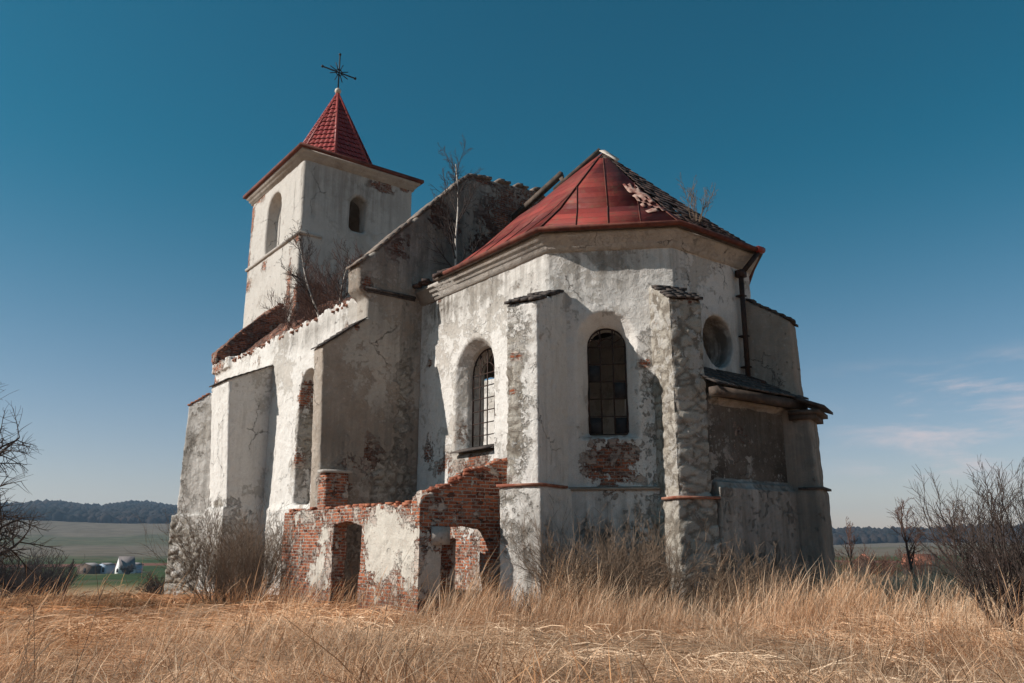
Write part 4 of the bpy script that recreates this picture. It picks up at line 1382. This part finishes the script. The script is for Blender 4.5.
def branch_out(rng, T, p, d, L, r, depth, kids, spread, wob, lift, shrink, twig_r, sides=4, trunk=None, first=.3):
    n = 7 if depth > 1 else (5 if depth == 1 else 4)
    pts, rad = limb(rng, p, d, L, r, max(r * .32, twig_r * .7), n, wob, lift)
    (trunk if trunk is not None else T).add(pts, rad, sides if depth > 1 else 3)
    if depth == 0:
        return
    k = kids[min(len(kids) - 1, len(kids) - depth)] if isinstance(kids, (list, tuple)) else kids
    for i in range(k):
        t = first + (1 - first) * (i + rng.random()) / k
        x = t * n
        j = min(int(x), n - 1)
        q = pts[j] + (pts[j + 1] - pts[j]) * (x - j)
        dd = pts[min(j + 1, n)] - pts[j]
        dd /= np.linalg.norm(dd)
        side = np.cross(dd, rng.normal(0, 1, 3))
        side /= np.linalg.norm(side) + 1e-9
        ang = spread * (.7 + .6 * rng.random())
        nd = dd * math.cos(ang) + side * math.sin(ang)
        branch_out(rng, T, q, nd, L * shrink * (1.15 - .55 * t) * (.75 + .5 * rng.random()), max(rad[j] * .6, twig_r), depth - 1, kids, spread, wob, lift,
                   shrink, twig_r, sides, None, .15)


M['bark_dark'] = simple('dark_bark', (0.030, 0.022, 0.020), (0.085, 0.062, 0.052), 8, .95)
M['twig_red'] = simple('reddish_twig', (0.062, 0.030, 0.024), (0.13, 0.070, 0.052), 5, .95)
M['twig_brown'] = simple('brown_twig', (0.085, 0.058, 0.041), (0.235, 0.165, 0.115), 5, .95)
M['twig_straw'] = simple('straw_twig', (0.13, 0.085, 0.052), (0.30, 0.215, 0.14), 5, .95)
M['birch'] = simple('birch_bark', (0.42, 0.36, 0.31), (0.66, 0.61, 0.55), 6, .9)
M['twig_grey'] = simple('grey_twig', (0.036, 0.028, 0.026), (0.085, 0.062, 0.054), 5, .95)


def tree(name, loc, seed, H, r, label, cat, group=None, kids=(7, 6, 5), depth=3, spread=.75, wob=.1, lift=.04, shrink=.55, twig=.006,
         bark='bark_dark', twigm='bark_dark', lean=(0, 0, 1), first=.3):
    rng = np.random.default_rng(seed)
    root = empty(name, loc)
    tag(root, label, cat, group)
    Tr, Tw = Tubes(), Tubes()
    branch_out(rng, Tw, (0, 0, -.15), lean, H, r, depth, list(kids), spread, wob, lift, shrink, twig, 6, Tr, first)
    Tr.build('trunk', M[bark], root)
    Tw.build('crown', M[twigm], root)
    return root


def shrub(name, loc, seed, H, W_, n, label, cat, group=None, depth=2, kids=(6, 5), twig=.004, mat='twig_brown', stem=.012, spread=.5, lift=.03, wob=.12, outw=.6, shrink=.5):
    rng = np.random.default_rng(seed)
    root = empty(name, loc)
    tag(root, label, cat, group)
    S, T = Tubes(), Tubes()
    for i in range(n):
        a = rng.random() * 2 * math.pi
        rr = W_ * .28 * math.sqrt(rng.random())
        o = outw * (.35 + .9 * rng.random())
        d = np.array([math.cos(a) * o, math.sin(a) * o, 1.0])
        branch_out(rng, T, (math.cos(a) * rr, math.sin(a) * rr, -.1), d, H * (.65 + .45 * rng.random()), stem, depth, list(kids), spread, wob, lift, shrink, twig, 5, S, .25)
    S.build('stems', M[mat], root)
    T.build('twigs', M[mat], root)
    return root


def at_px(x, D):
    """ground point at bearing of column x and distance D"""
    a = math.atan((x - 512) / 824.4)
    X, Y = math.sin(a) * D, math.cos(a) * D
    return Vector((X, Y, gz(X, Y)))


# saplings growing on the ruin
tree('birch_tree', WP(14.5, 21.95, 10.0), 5, 5.0, .055, 'slender white birch rooted in the broken eave before the dark gable', 'tree', kids=(17, 9, 5), depth=3, spread=.6, wob=.05, lift=.02, shrink=.40, twig=.006, bark='birch', twigm='twig_grey', lean=(.03, .02, 1), first=.12)
tree('birch_tree', WP(11.9, 26.9, 9.6), 8, 3.4, .045, 'white stemmed birch leaning left on the brick wall head beneath the tower', 'tree', kids=(15, 8, 5), depth=3, spread=.6, wob=.06, lift=.02, shrink=.40, twig=.006, bark='birch', twigm='twig_grey', lean=(-.24, .1, 1), first=.15)
tree('birch_tree', WP(12.1, 26.0, 9.6), 18, 2.6, .035, 'short pale birch standing upright on the nave wall head', 'tree', kids=(13, 7, 5), depth=3, spread=.6, wob=.06, lift=.02, shrink=.42, twig=.006, bark='birch', twigm='twig_grey', lean=(.1, .1, 1), first=.15)
for i, (u_, w_, h_, lb) in enumerate(((12.2, 27.9, 1.9, 'reddish leafless bush on the wall head left of the birches'), (12.3, 25.3, 1.9, 'reddish leafless bush on the wall head right of the birches'), (12.0, 29.6, 1.5, 'small red twigged bush sprouting from the brick wall head below the tower corner'))):
    shrub('wall_bush', WP(u_, w_, 9.7), 40 + i, h_, 1.8, 17, lb, 'bush', 'bushes on the wall head', kids=(9, 7), mat='twig_red', twig=.006, stem=.013)
shrub('roof_sapling', WP(17.55, 13.95, 10.85), 51, 1.35, .6, 10, 'bare sapling sprouting from the dark tiles of the apse roof', 'sapling', kids=(7, 4), mat='twig_brown', twig=.005, stem=.010, outw=.35, shrink=.35)

# brambles and dead shrubs at the foot of the walls
FB = [((9.0, 25.4), 2.9, 2.6, 70, 'tall tangled brown bramble touching the left end of the brick annex'),
      ((9.0, 26.9), 2.3, 2.4, 48, 'lower brown bramble between the stone buttress and the tall bramble'),
      ((13.15, 14.0), 2.3, 1.9, 56, 'tall dead shrub before the apse window, right of the narrow buttress'),
      ((13.9, 13.35), 2.0, 1.8, 46, 'dead shrub beneath the brick patch under the apse window'),
      ((15.9, 11.9), 1.6, 1.9, 44, 'dark dead shrub against the shaded side chapel'),
      ((17.0, 11.8), 1.3, 1.6, 34, 'lower dead shrub at the middle of the shaded side chapel'),
      ((12.0, 14.2), 1.1, 1.1, 16, 'small dead shrub at the foot of the apse buttress beside the annex')]
for i, (p, h_, w_, n_, lb) in enumerate(FB):
    q = WP(p[0], p[1])
    shrub('dead_shrub', (q.x, q.y, gz(q.x, q.y)), 60 + i, h_, w_, n_, lb, 'shrub', 'dead shrubs along the church walls', kids=(6, 5), mat='twig_brown', twig=.004, stem=.010, outw=.55)

# the dark shrub and small trees on the right
q = at_px(1008, 18.5)
shrub('thorn_bush', q, 71, 2.75, 1.4, 32, 'big dark leafless thorn bush at the right edge of the meadow', 'bush', kids=(11, 9), depth=2, mat='bark_dark', twig=.004, stem=.024, outw=.31, spread=.5, lift=.05, shrink=.42)
q = at_px(911, 52)
tree('bare_tree', q, 72, 4.0, .10, 'small bare reddish tree behind the meadow left of the thorn bush', 'tree', kids=(9, 7, 5), spread=.7, twig=.012, bark='twig_grey', twigm='twig_red', shrink=.5, lift=.06)
q = at_px(851, 56)
tree('bare_tree', q, 73, 3.4, .07, 'thin bare sapling close to the right corner of the church', 'tree', kids=(8, 6, 4), spread=.5, twig=.012, bark='twig_red', twigm='twig_red', shrink=.45, lift=.08)
q = at_px(953, 60)
tree('bare_tree', q, 74, 4.4, .09, 'low bare tree half hidden by the thorn bush', 'tree', kids=(9, 6, 5), spread=.8, twig=.013, bark='twig_grey', twigm='twig_red', shrink=.5, lift=.06)
# left edge
q = at_px(-78, 30)
tree('bare_tree', q, 80, 6.9, .17, 'dark bare tree with drooping branches cut by the left edge', 'tree', kids=(20, 14, 11), spread=1.0, twig=.006, shrink=.50, lift=-.01, wob=.12, first=.10)

# hedge thickets in the middle distance
hd = [(846, 66, 2.2), (872, 72, 2.4), (893, 66, 2.0), (926, 64, 2.2), (962, 70, 2.6), (1000, 74, 2.6), (1030, 66, 2.4)]
words = ['beside the church corner', 'between the two thin trees', 'under the small bare tree', 'just right of the small bare tree', 'behind the left side of the thorn bush', 'behind the right side of the thorn bush', 'at the right edge behind the meadow']
for i, (x, D, h_) in enumerate(hd):
    shrub('hedge_bush', at_px(x, D), 90 + i, h_, 5.0, 30, 'reddish brown leafless hedge bush ' + words[i], 'bush', 'hedge bushes behind the meadow', kids=(5, 4), mat='twig_red', twig=.013, stem=.022, outw=.9)
hl = [(-10, 120, 6), (14, 125, 6), (34, 130, 5.5), (50, 134, 4.5), (164, 62, 1.5), (172, 55, 1.6)]
words = ['at the left edge of the valley', 'second from the left edge of the valley', 'in the middle of the thicket left of the farm', 'at the right end of the thicket left of the farm', 'just left of the church corner', 'touching the stone corner of the church']
for i, (x, D, h_) in enumerate(hl):
    shrub('hedge_bush', at_px(x, D), 110 + i, h_, 9.0 if D > 100 else 1.4, 44 if D > 100 else 14, 'grey brown leafless thicket ' + words[i], 'bush', 'thickets in the valley', kids=(7, 5), mat='twig_grey', twig=.022 if D > 100 else .012, stem=.05 if D > 100 else .03, outw=.9)
q = at_px(71, 150)
tree('bare_tree', q, 131, 6.0, .35, 'dark lone tree stump standing at the end of the valley thicket', 'tree', kids=(10, 7, 4), spread=.5, twig=.03, shrink=.25, first=.75)

# ------------------------------------------------------------------ far farm buildings
M['house_white'] = simple('white_render', (0.70, 0.68, 0.66), (0.80, 0.78, 0.75), .8, .9)
M['house_blue'] = simple('pale_blue_render', (0.33, 0.40, 0.50), (0.44, 0.50, 0.58), .6, .9)
M['house_brown'] = simple('brown_boards', (0.075, 0.048, 0.036), (0.13, 0.085, 0.06), .6, .9)
M['house_roof'] = simple('grey_roofing', (0.16, 0.14, 0.14), (0.25, 0.22, 0.21), .6, .9)
M['house_red'] = simple('red_roofing', (0.30, 0.10, 0.06), (0.42, 0.17, 0.10), .6, .9)
M['dark'] = simple('dark_opening', (0.012, 0.012, 0.014), (0.02, 0.02, 0.022), 1, .8)


def house(px_, D, Wd, Ln, hw_, hr, rz, wall, roofm, label, doors=2, name='house'):
    p = at_px(px_, D)
    h = empty(name, (p.x, p.y, p.z + .4), rz)
    tag(h, label, 'building')
    m = MB()
    m.loft([[(-Wd / 2, y, -2), (Wd / 2, y, -2), (Wd / 2, y, hw_), (0, y, hw_ + hr), (-Wd / 2, y, hw_)] for y in (-Ln / 2, Ln / 2)])
    fix_normals(m.build('wall', M[wall], h))
    r_ = MB()
    for sg in (-1, 1):
        a = (sg * (Wd / 2 + .3), hw_ - .3 * hr / (Wd / 2) + .06)
        bq = (0, hw_ + hr + .06)
        r_.loft([[(a[0], y, a[1]), (bq[0], y, bq[1]), (bq[0], y, bq[1] + .18), (a[0], y, a[1] + .18)] for y in (-Ln / 2 - .12, Ln / 2 + .12)])
    fix_normals(r_.build('roof', M[roofm], h))
    for i in range(doors):
        d = MB()
        x0 = -Wd / 2 + Wd * (i + .5) / doors
        d.loft([[(x0 + a, y, z) for a, z in arch(min(.7, Wd / doors * .28), .2, hw_ * .55, 6)] for y in (-Ln / 2 - .05, -Ln / 2 + .05)])
        fix_normals(d.build('door', M['dark'], h))
    return h


house(128.5, 400, 3.2, 7.5, 2.0, 4.6, R(-30), 'house_white', 'house_roof', 'white farmhouse with a narrow steep gable in the valley', 1)
house(138, 408, 5.2, 4, 3.0, .8, R(-20), 'house_blue', 'house_roof', 'pale blue barn with a dark doorway beside the white gable', 1, 'barn')
house(109, 405, 5.2, 5, 3.2, .7, R(-20), 'house_blue', 'house_roof', 'small pale blue shed with dark doorways left of the white farmhouse', 2, 'shed')
house(93, 405, 8.5, 5, 2.8, 1.2, R(-20), 'house_brown', 'house_roof', 'long brown shed left of the small blue shed', 1, 'shed')
house(862, 260, 5, 7, 2.6, 2.2, R(-30), 'house_brown', 'house_red', 'cottage with an orange red roof close to the church corner', 1)
house(918, 250, 6, 8, 2.4, 2.4, R(50), 'house_brown', 'house_red', 'cottage with an orange red roof left of the thorn bush', 1)
house(985, 330, 7, 9, 2.6, 2.6, R(60), 'house_white', 'house_roof', 'pale cottage seen through the thorn bush', 1)
shrub('garden_bush', at_px(131, 385), 141, 3.2, 2.5, 40, 'round dark bush in front of the white farmhouse', 'bush', kids=(6, 5), mat='bark_dark', twig=.05, stem=.08, outw=.6)

# ------------------------------------------------------------------ wood on the far hills (one mass of crowns)
def forest():
    rng = np.random.default_rng(5)
    n = 15000
    az_ = np.radians(rng.uniform(-48, 48, n))
    rr = rng.uniform(1480, 2650, n) + 0
    X, Y = np.sin(az_) * rr, np.cos(az_) * rr
    Z = terr(X, Y)
    bm = bmesh.new()
    bmesh.ops.create_icosphere(bm, subdivisions=1, radius=1)
    B = np.array([v.co[:] for v in bm.verts])
    FB_ = np.array([[v.index for v in f.verts] for f in bm.faces])
    bm.free()
    S = rng.uniform(5, 10, n)
    J = 1 + rng.normal(0, .13, (n, len(B), 1))
    V = B[None] * J * S[:, None, None] * np.array([1, 1, 1.05])
    V[:, :, 0] += X[:, None]
    V[:, :, 1] += Y[:, None]
    V[:, :, 2] += (Z + S * .55)[:, None]
    F = (FB_[None] + (np.arange(n) * len(B))[:, None, None]).reshape(-1, 3)
    tone = np.repeat(np.clip(fbm(np.stack([X, Y, X * 0], -1), 1 / 260., 3, 3) * 1.2 - .1 + rng.normal(0, .16, n), 0, 1), len(B))
    m, t = new_mat('far_woodland')
    c = t.mix(t.attr('tone').outputs['Fac'], (0.008, 0.011, 0.010), (0.045, 0.032, 0.028))
    t.out(c, .95, spec=.03)
    o = mesh_np('far_forest', V.reshape(-1, 3), F, m, attrs={'tone': tone})
    tag(o, 'dark wooded ridge along the horizon', 'forest', kind='stuff')


forest()

# ------------------------------------------------------------------ dry grass
def inside(x, y):
    u = x * E2[0] + y * E2[1]
    wv = x * E1[0] + y * E1[1]
    nave = (u > NU0 - .2) & (u < NU1 + .2) & (wv > NW0) & (wv < 44)
    d1 = (u - 13.45) > 0
    chan = (u > 13.45) & (u < 22) & (wv > 13.45) & (wv < NW0 + .1) & ((u + wv) > 29.45)
    b_ = []
    for (cx, cy), an_, L, hh in ((b1c, R(202.5), 1.6, .6), (b2c, R(247.5), 1.05, .5), (b3c, B3, 1.6, .6)):
        du, dw = u - cx, wv - cy
        l = du * math.cos(an_) + dw * math.sin(an_)
        s_ = -du * math.sin(an_) + dw * math.cos(an_)
        b_.append((l > 0) & (l < L) & (np.abs(s_) < hh))
    chap = (u > 15.9) & (u < 20) & (wv > 12.3) & (wv < 13.7)
    bt = (u > 9.95) & (u < 12) & (wv > 30.3) & (wv < 32.8)
    bt2 = (u > 10.0) & (u < 12) & (wv > 22.1) & (wv < 23.4)
    aw = (u > AU - .05) & (u < AU + .45) & (wv > AW) & (wv < 24.7) & ~((wv > 19.6) & (wv < 21.0))
    aw2 = (u > AU) & (u < 13.5) & (wv > AW - .05) & (wv < AW + .45) & ~((u > 10.7) & (u < 12.0))
    r = nave | chan | chap | bt | bt2 | aw | aw2
    for q_ in b_:
        r |= q_
    return r


def wall_shelter(x, y):
    """1 close to the church walls where the tall stalks still stand"""
    u = x * E2[0] + y * E2[1]
    wv = x * E1[0] + y * E1[1]
    dS = np.clip((AU - .1) - u, 0, 99) + np.clip(11 - wv, 0, 99) * 0
    d = np.where(wv > 16, np.abs(u - (AU - .2)), np.abs((u + wv) - 26.6) / 1.414)
    d = np.where((u > 15.0) & (wv < 16), np.abs(wv - 12.0), d)
    return 1 - sstep(d, .4, 2.6)


def blades(n, rmin, rmax, power, hlo, hhi, wd, seed, lodged, azlim=46, segs=3, standing=False, near_wall=False, loose=False):
    rng = np.random.default_rng(seed)
    t = rng.random(n)
    r_ = (rmin ** power + t * (rmax ** power - rmin ** power)) ** (1 / power)
    a_ = np.radians(rng.uniform(-azlim, azlim, n))
    X, Y = np.sin(a_) * r_, np.cos(a_) * r_
    P0 = np.stack([X, Y, X * 0], -1)
    clump = fbm(P0, .9, 3, 41)
    patch = fbm(P0, .22, 3, 44)
    sh_ = wall_shelter(X, Y)
    ok = ~inside(X, Y) & (rng.random(n) < .35 + 1.1 * clump)
    if loose:
        ok &= rng.random(n) < .7
    elif near_wall:
        ok = ~inside(X, Y) & (sh_ > .25) & (rng.random(n) < sstep(X, -2.0, .8) * .85 + .03)
    elif standing:
        ok &= rng.random(n) < np.clip(.04 + .8 * sh_ * sstep(X, -3, 0) + .30 * sh_ + .6 * sstep(X, 3, 8) * sstep(Y, 9, 14) + .25 * sstep(patch, .52, .62), 0, 1)
    X, Y, clump, patch, sh_, r_ = X[ok], Y[ok], clump[ok], patch[ok], sh_[ok], r_[ok]
    n = len(X)
    Z = terr(X, Y) - .02
    h = rng.uniform(hlo, hhi, n) * np.clip(.25 + 2.6 * (clump - .25), .35, 1.7)
    wind = fbm(np.stack([X, Y, X * 0], -1), 2.2, 2, 61) * 16.0 + rng.normal(0, 1.5, n)
    if loose:
        wind, lean, droop = rng.uniform(0, 6.28, n), rng.uniform(.15, .9, n), rng.uniform(.05, .6, n)
    elif standing:
        wind = rng.normal(0.35, .9, n)                  # plumes nod to the right
        lean = rng.uniform(.08, .55, n)
        droop = rng.uniform(.05, .45, n)
    else:
        lean = np.clip(rng.normal(lodged, .45, n) * (1 - .3 * sh_), .05, 2.0)
        droop = np.clip(lean * .52, 0, .92) * rng.uniform(.75, 1.05, n)
    dx, dy = np.cos(wind), np.sin(wind)
    wv_ = wd * rng.uniform(.6, 1.4, n) * np.maximum(1, r_ / 14.0)
    fa = rng.uniform(0, math.pi, n)
    sx, sy = np.cos(fa), np.sin(fa) * .6
    ts = np.linspace(0, 1, segs + 1)
    V = np.empty((n, 2 * segs + 1, 3))
    for k, tt in enumerate(ts):
        cx = X + dx * lean * h * tt ** 1.7
        cy = Y + dy * lean * h * tt ** 1.7
        cz = Z + h * (tt - droop * tt ** 2.4)
        if standing:
            wk = wv_ * (.5 if tt < .55 else (1.35 if tt < .99 else .4))
        else:
            wk = wv_ * (1 - .75 * tt)
        if k < segs:
            V[:, 2 * k] = np.stack([cx - sx * wk, cy - sy * wk, cz], -1)
            V[:, 2 * k + 1] = np.stack([cx + sx * wk, cy + sy * wk, cz], -1)
        else:
            V[:, 2 * k] = np.stack([cx, cy, cz], -1)
    base = (np.arange(n) * (2 * segs + 1))[:, None]
    Q = np.concatenate([base + np.array([[2 * k, 2 * k + 1, 2 * k + 3, 2 * k + 2]]) for k in range(segs - 1)], 0)
    T_ = base + np.array([[2 * segs - 2, 2 * segs - 1, 2 * segs]])
    tone = np.clip(rng.normal(.48, .34, n) + (patch - .5) * 1.2 + (clump - .5) * .5, 0, 1)
    hue = np.clip(rng.normal(.36, .27, n) + (fbm(np.stack([X, Y, X * 0], -1), .13, 2, 71) - .5) * 1.4 - X * .035, 0, 1)
    return V.reshape(-1, 3), Q, T_, np.repeat(tone, 2 * segs + 1), np.repeat(hue, 2 * segs + 1)


def lying(n, rmin, rmax, power, llo, lhi, wd, seed):
    """broken straws lying criss-cross on the matted grass"""
    rng = np.random.default_rng(seed)
    t = rng.random(n)
    r_ = (rmin ** power + t * (rmax ** power - rmin ** power)) ** (1 / power)
    a_ = np.radians(rng.uniform(-46, 46, n))
    X, Y = np.sin(a_) * r_, np.cos(a_) * r_
    P0 = np.stack([X, Y, X * 0], -1)
    mat_ = fbm(P0, .8, 3, 41)
    ok = ~inside(X, Y) & (rng.random(n) < np.clip((mat_ - .22) * 3.0, 0.25, 1))
    X, Y, r_, mat_ = X[ok], Y[ok], r_[ok], mat_[ok]
    n = len(X)
    Z = terr(X, Y) + rng.uniform(.06, .36, n) * (.5 + mat_)
    L = rng.uniform(llo, lhi, n)
    th_ = fbm(np.stack([X, Y, X * 0], -1), .7, 2, 88) * 7.0 + rng.normal(0, .7, n)
    dz = rng.normal(.05, .25, n)
    dx, dy = np.cos(th_), np.sin(th_)
    wv_ = wd * rng.uniform(.5, 1.5, n) * np.maximum(1, r_ / 12.0)
    V = np.empty((n, 6, 3))
    bend = rng.normal(0, .12, n)
    for k, tt in enumerate((0, .5, 1)):
        c = np.stack([X + dx * L * tt - dy * bend * L * tt * tt, Y + dy * L * tt + dx * bend * L * tt * tt, Z + dz * L * tt - .25 * L * tt * tt], -1)
        o_ = np.stack([-dy * wv_ * .6, dx * wv_ * .6, wv_ * .8], -1) * (1 - .35 * tt)
        V[:, 2 * k], V[:, 2 * k + 1] = c - o_, c + o_
    base = (np.arange(n) * 6)[:, None]
    Q = np.concatenate([base + np.array([[0, 1, 3, 2]]), base + np.array([[2, 3, 5, 4]])], 0)
    tone = np.clip(rng.normal(.62, .34, n), 0, 1)
    hue = np.clip(rng.normal(.25, .22, n) + (fbm(np.stack([X, Y, X * 0], -1), .13, 2, 71) - .5) * 1.4 - X * .035, 0, 1)
    return V.reshape(-1, 3), Q, np.zeros((0, 3), dtype=np.int64), np.repeat(tone, 6), np.repeat(hue, 6)


def grass():
    m, t = new_mat('dry_grass')
    tone, hue = t.attr('tone').outputs['Fac'], t.attr('hue').outputs['Fac']
    pale = t.mix(tone, (0.30, 0.180, 0.105), (0.92, 0.70, 0.50))
    rust = t.mix(tone, (0.27, 0.108, 0.046), (0.86, 0.47, 0.235))
    c = t.mix(hue, pale, rust)
    b_ = t.n('ShaderNodeBsdfDiffuse', {'Color': c})
    tr = t.n('ShaderNodeBsdfTranslucent', {'Color': c})
    mx = t.n('ShaderNodeMixShader', {0: .36, 1: b_.outputs[0], 2: tr.outputs[0]})
    o_ = t.n('ShaderNodeOutputMaterial')
    m.node_tree.links.new(mx.outputs[0], o_.inputs[0])
    sets = [blades(230000, 4.2, 14, 1.6, .18, .56, .0042, 1, 1.1),
            blades(190000, 13, 34, 1.4, .10, .34, .0046, 2, 1.1),
            blades(70000, 30, 95, 1.5, .18, .42, .0045, 3, .7),
            blades(110000, 7.0, 30, 1.5, .55, 1.25, .0027, 4, .2, standing=True, segs=4),
            blades(60000, 4.6, 15, 1.5, .40, .95, .0034, 21, .3, standing=True, segs=4, loose=True),
            blades(120000, 12, 27, 1.5, .6, 1.45, .0026, 12, .2, azlim=30, standing=True, near_wall=True, segs=4),
            blades(22000, 28, 70, 1.5, .4, .8, .0030, 6, .2, standing=True, segs=4)]
    sets += [lying(130000, 4.2, 15, 1.6, .20, .65, .0046, 9), lying(70000, 14, 32, 1.5, .3, .8, .0052, 10)]
    Vs, Fs, Ts, to_, hu = [], [], [], [], []
    off = 0
    for V, Q, T_, a_, b2 in sets:
        Vs.append(V); Fs.append(Q + off); Ts.append(T_ + off); to_.append(a_); hu.append(b2)
        off += len(V)
    V = np.concatenate(Vs).astype(np.float32)
    Q, T_ = np.concatenate(Fs), np.concatenate(Ts)
    me = bpy.data.meshes.new('dry_grass')
    me.vertices.add(len(V)); me.vertices.foreach_set('co', V.reshape(-1))
    idx = np.concatenate([Q.reshape(-1), T_.reshape(-1)]).astype(np.int32)
    me.loops.add(len(idx)); me.loops.foreach_set('vertex_index', idx)
    st = np.concatenate([np.arange(len(Q)) * 4, len(Q) * 4 + np.arange(len(T_)) * 3]).astype(np.int32)
    me.polygons.add(len(st)); me.polygons.foreach_set('loop_start', st)
    for nm, v in (('tone', to_), ('hue', hu)):
        a_ = me.attributes.new(nm, 'FLOAT', 'POINT')
        a_.data.foreach_set('value', np.concatenate(v).astype(np.float32))
    me.update(calc_edges=True)
    me.materials.append(m)
    o = bpy.data.objects.new('dry_grass', me)
    COL.objects.link(o)
    tag(o, 'tall dry straw coloured grass covering the meadow', 'grass', kind='stuff')


grass()

# dead weed stalks standing in the meadow
wl = [(52, 8.5, 1.3), (76, 7.6, 1.5), (130, 9.5, 1.0), (36, 11, 1.2), (236, 11, 1.5), (270, 13.5, 1.2), (366, 8.2, 1.6), (402, 9.2, 1.0), (545, 9.5, 1.1),
      (603, 9.0, 1.2), (636, 8.4, 1.0), (690, 9.3, .9), (772, 9.5, 1.2), (818, 11, 1.2), (868, 8.2, 1.5), (930, 8.0, 1.2), (1008, 9.0, 1.3)]
for i, (x, D, h_) in enumerate(wl):
    rng = np.random.default_rng(200 + i)
    p = at_px(x, D)
    T_ = Tubes()
    branch_out(rng, T_, (0, 0, -.05), (rng.normal(0, .18), rng.normal(0, .1), 1), h_, .0055, 1, [5], .5, .06, .03, .3, .0022, 4, None, .45)
    o = T_.build('dead_weed', M['twig_brown'])
    o.location = p
    tag(o, 'thin brown dead weed stalk rising above the straw grass', 'weed', 'dead weed stalks in the meadow')

# ------------------------------------------------------------------ the air between here and the ridge
hz = MB().box((0, 0, 60), (9000, 9000, 240)).build('haze', None)
hm = bpy.data.materials.new('haze')
hm.use_nodes = True
ht = NT(hm.node_tree)
hv = ht.n('ShaderNodeVolumePrincipled', {'Color': (0.52, 0.74, 1.0, 1), 'Density': 0.00011, 'Anisotropy': 0.2})
ho = ht.n('ShaderNodeOutputMaterial')
hm.node_tree.links.new(hv.outputs[0], ho.inputs['Volume'])
hz.data.materials.append(hm)
tag(hz, 'thin bluish haze over the valley', 'haze', kind='stuff')
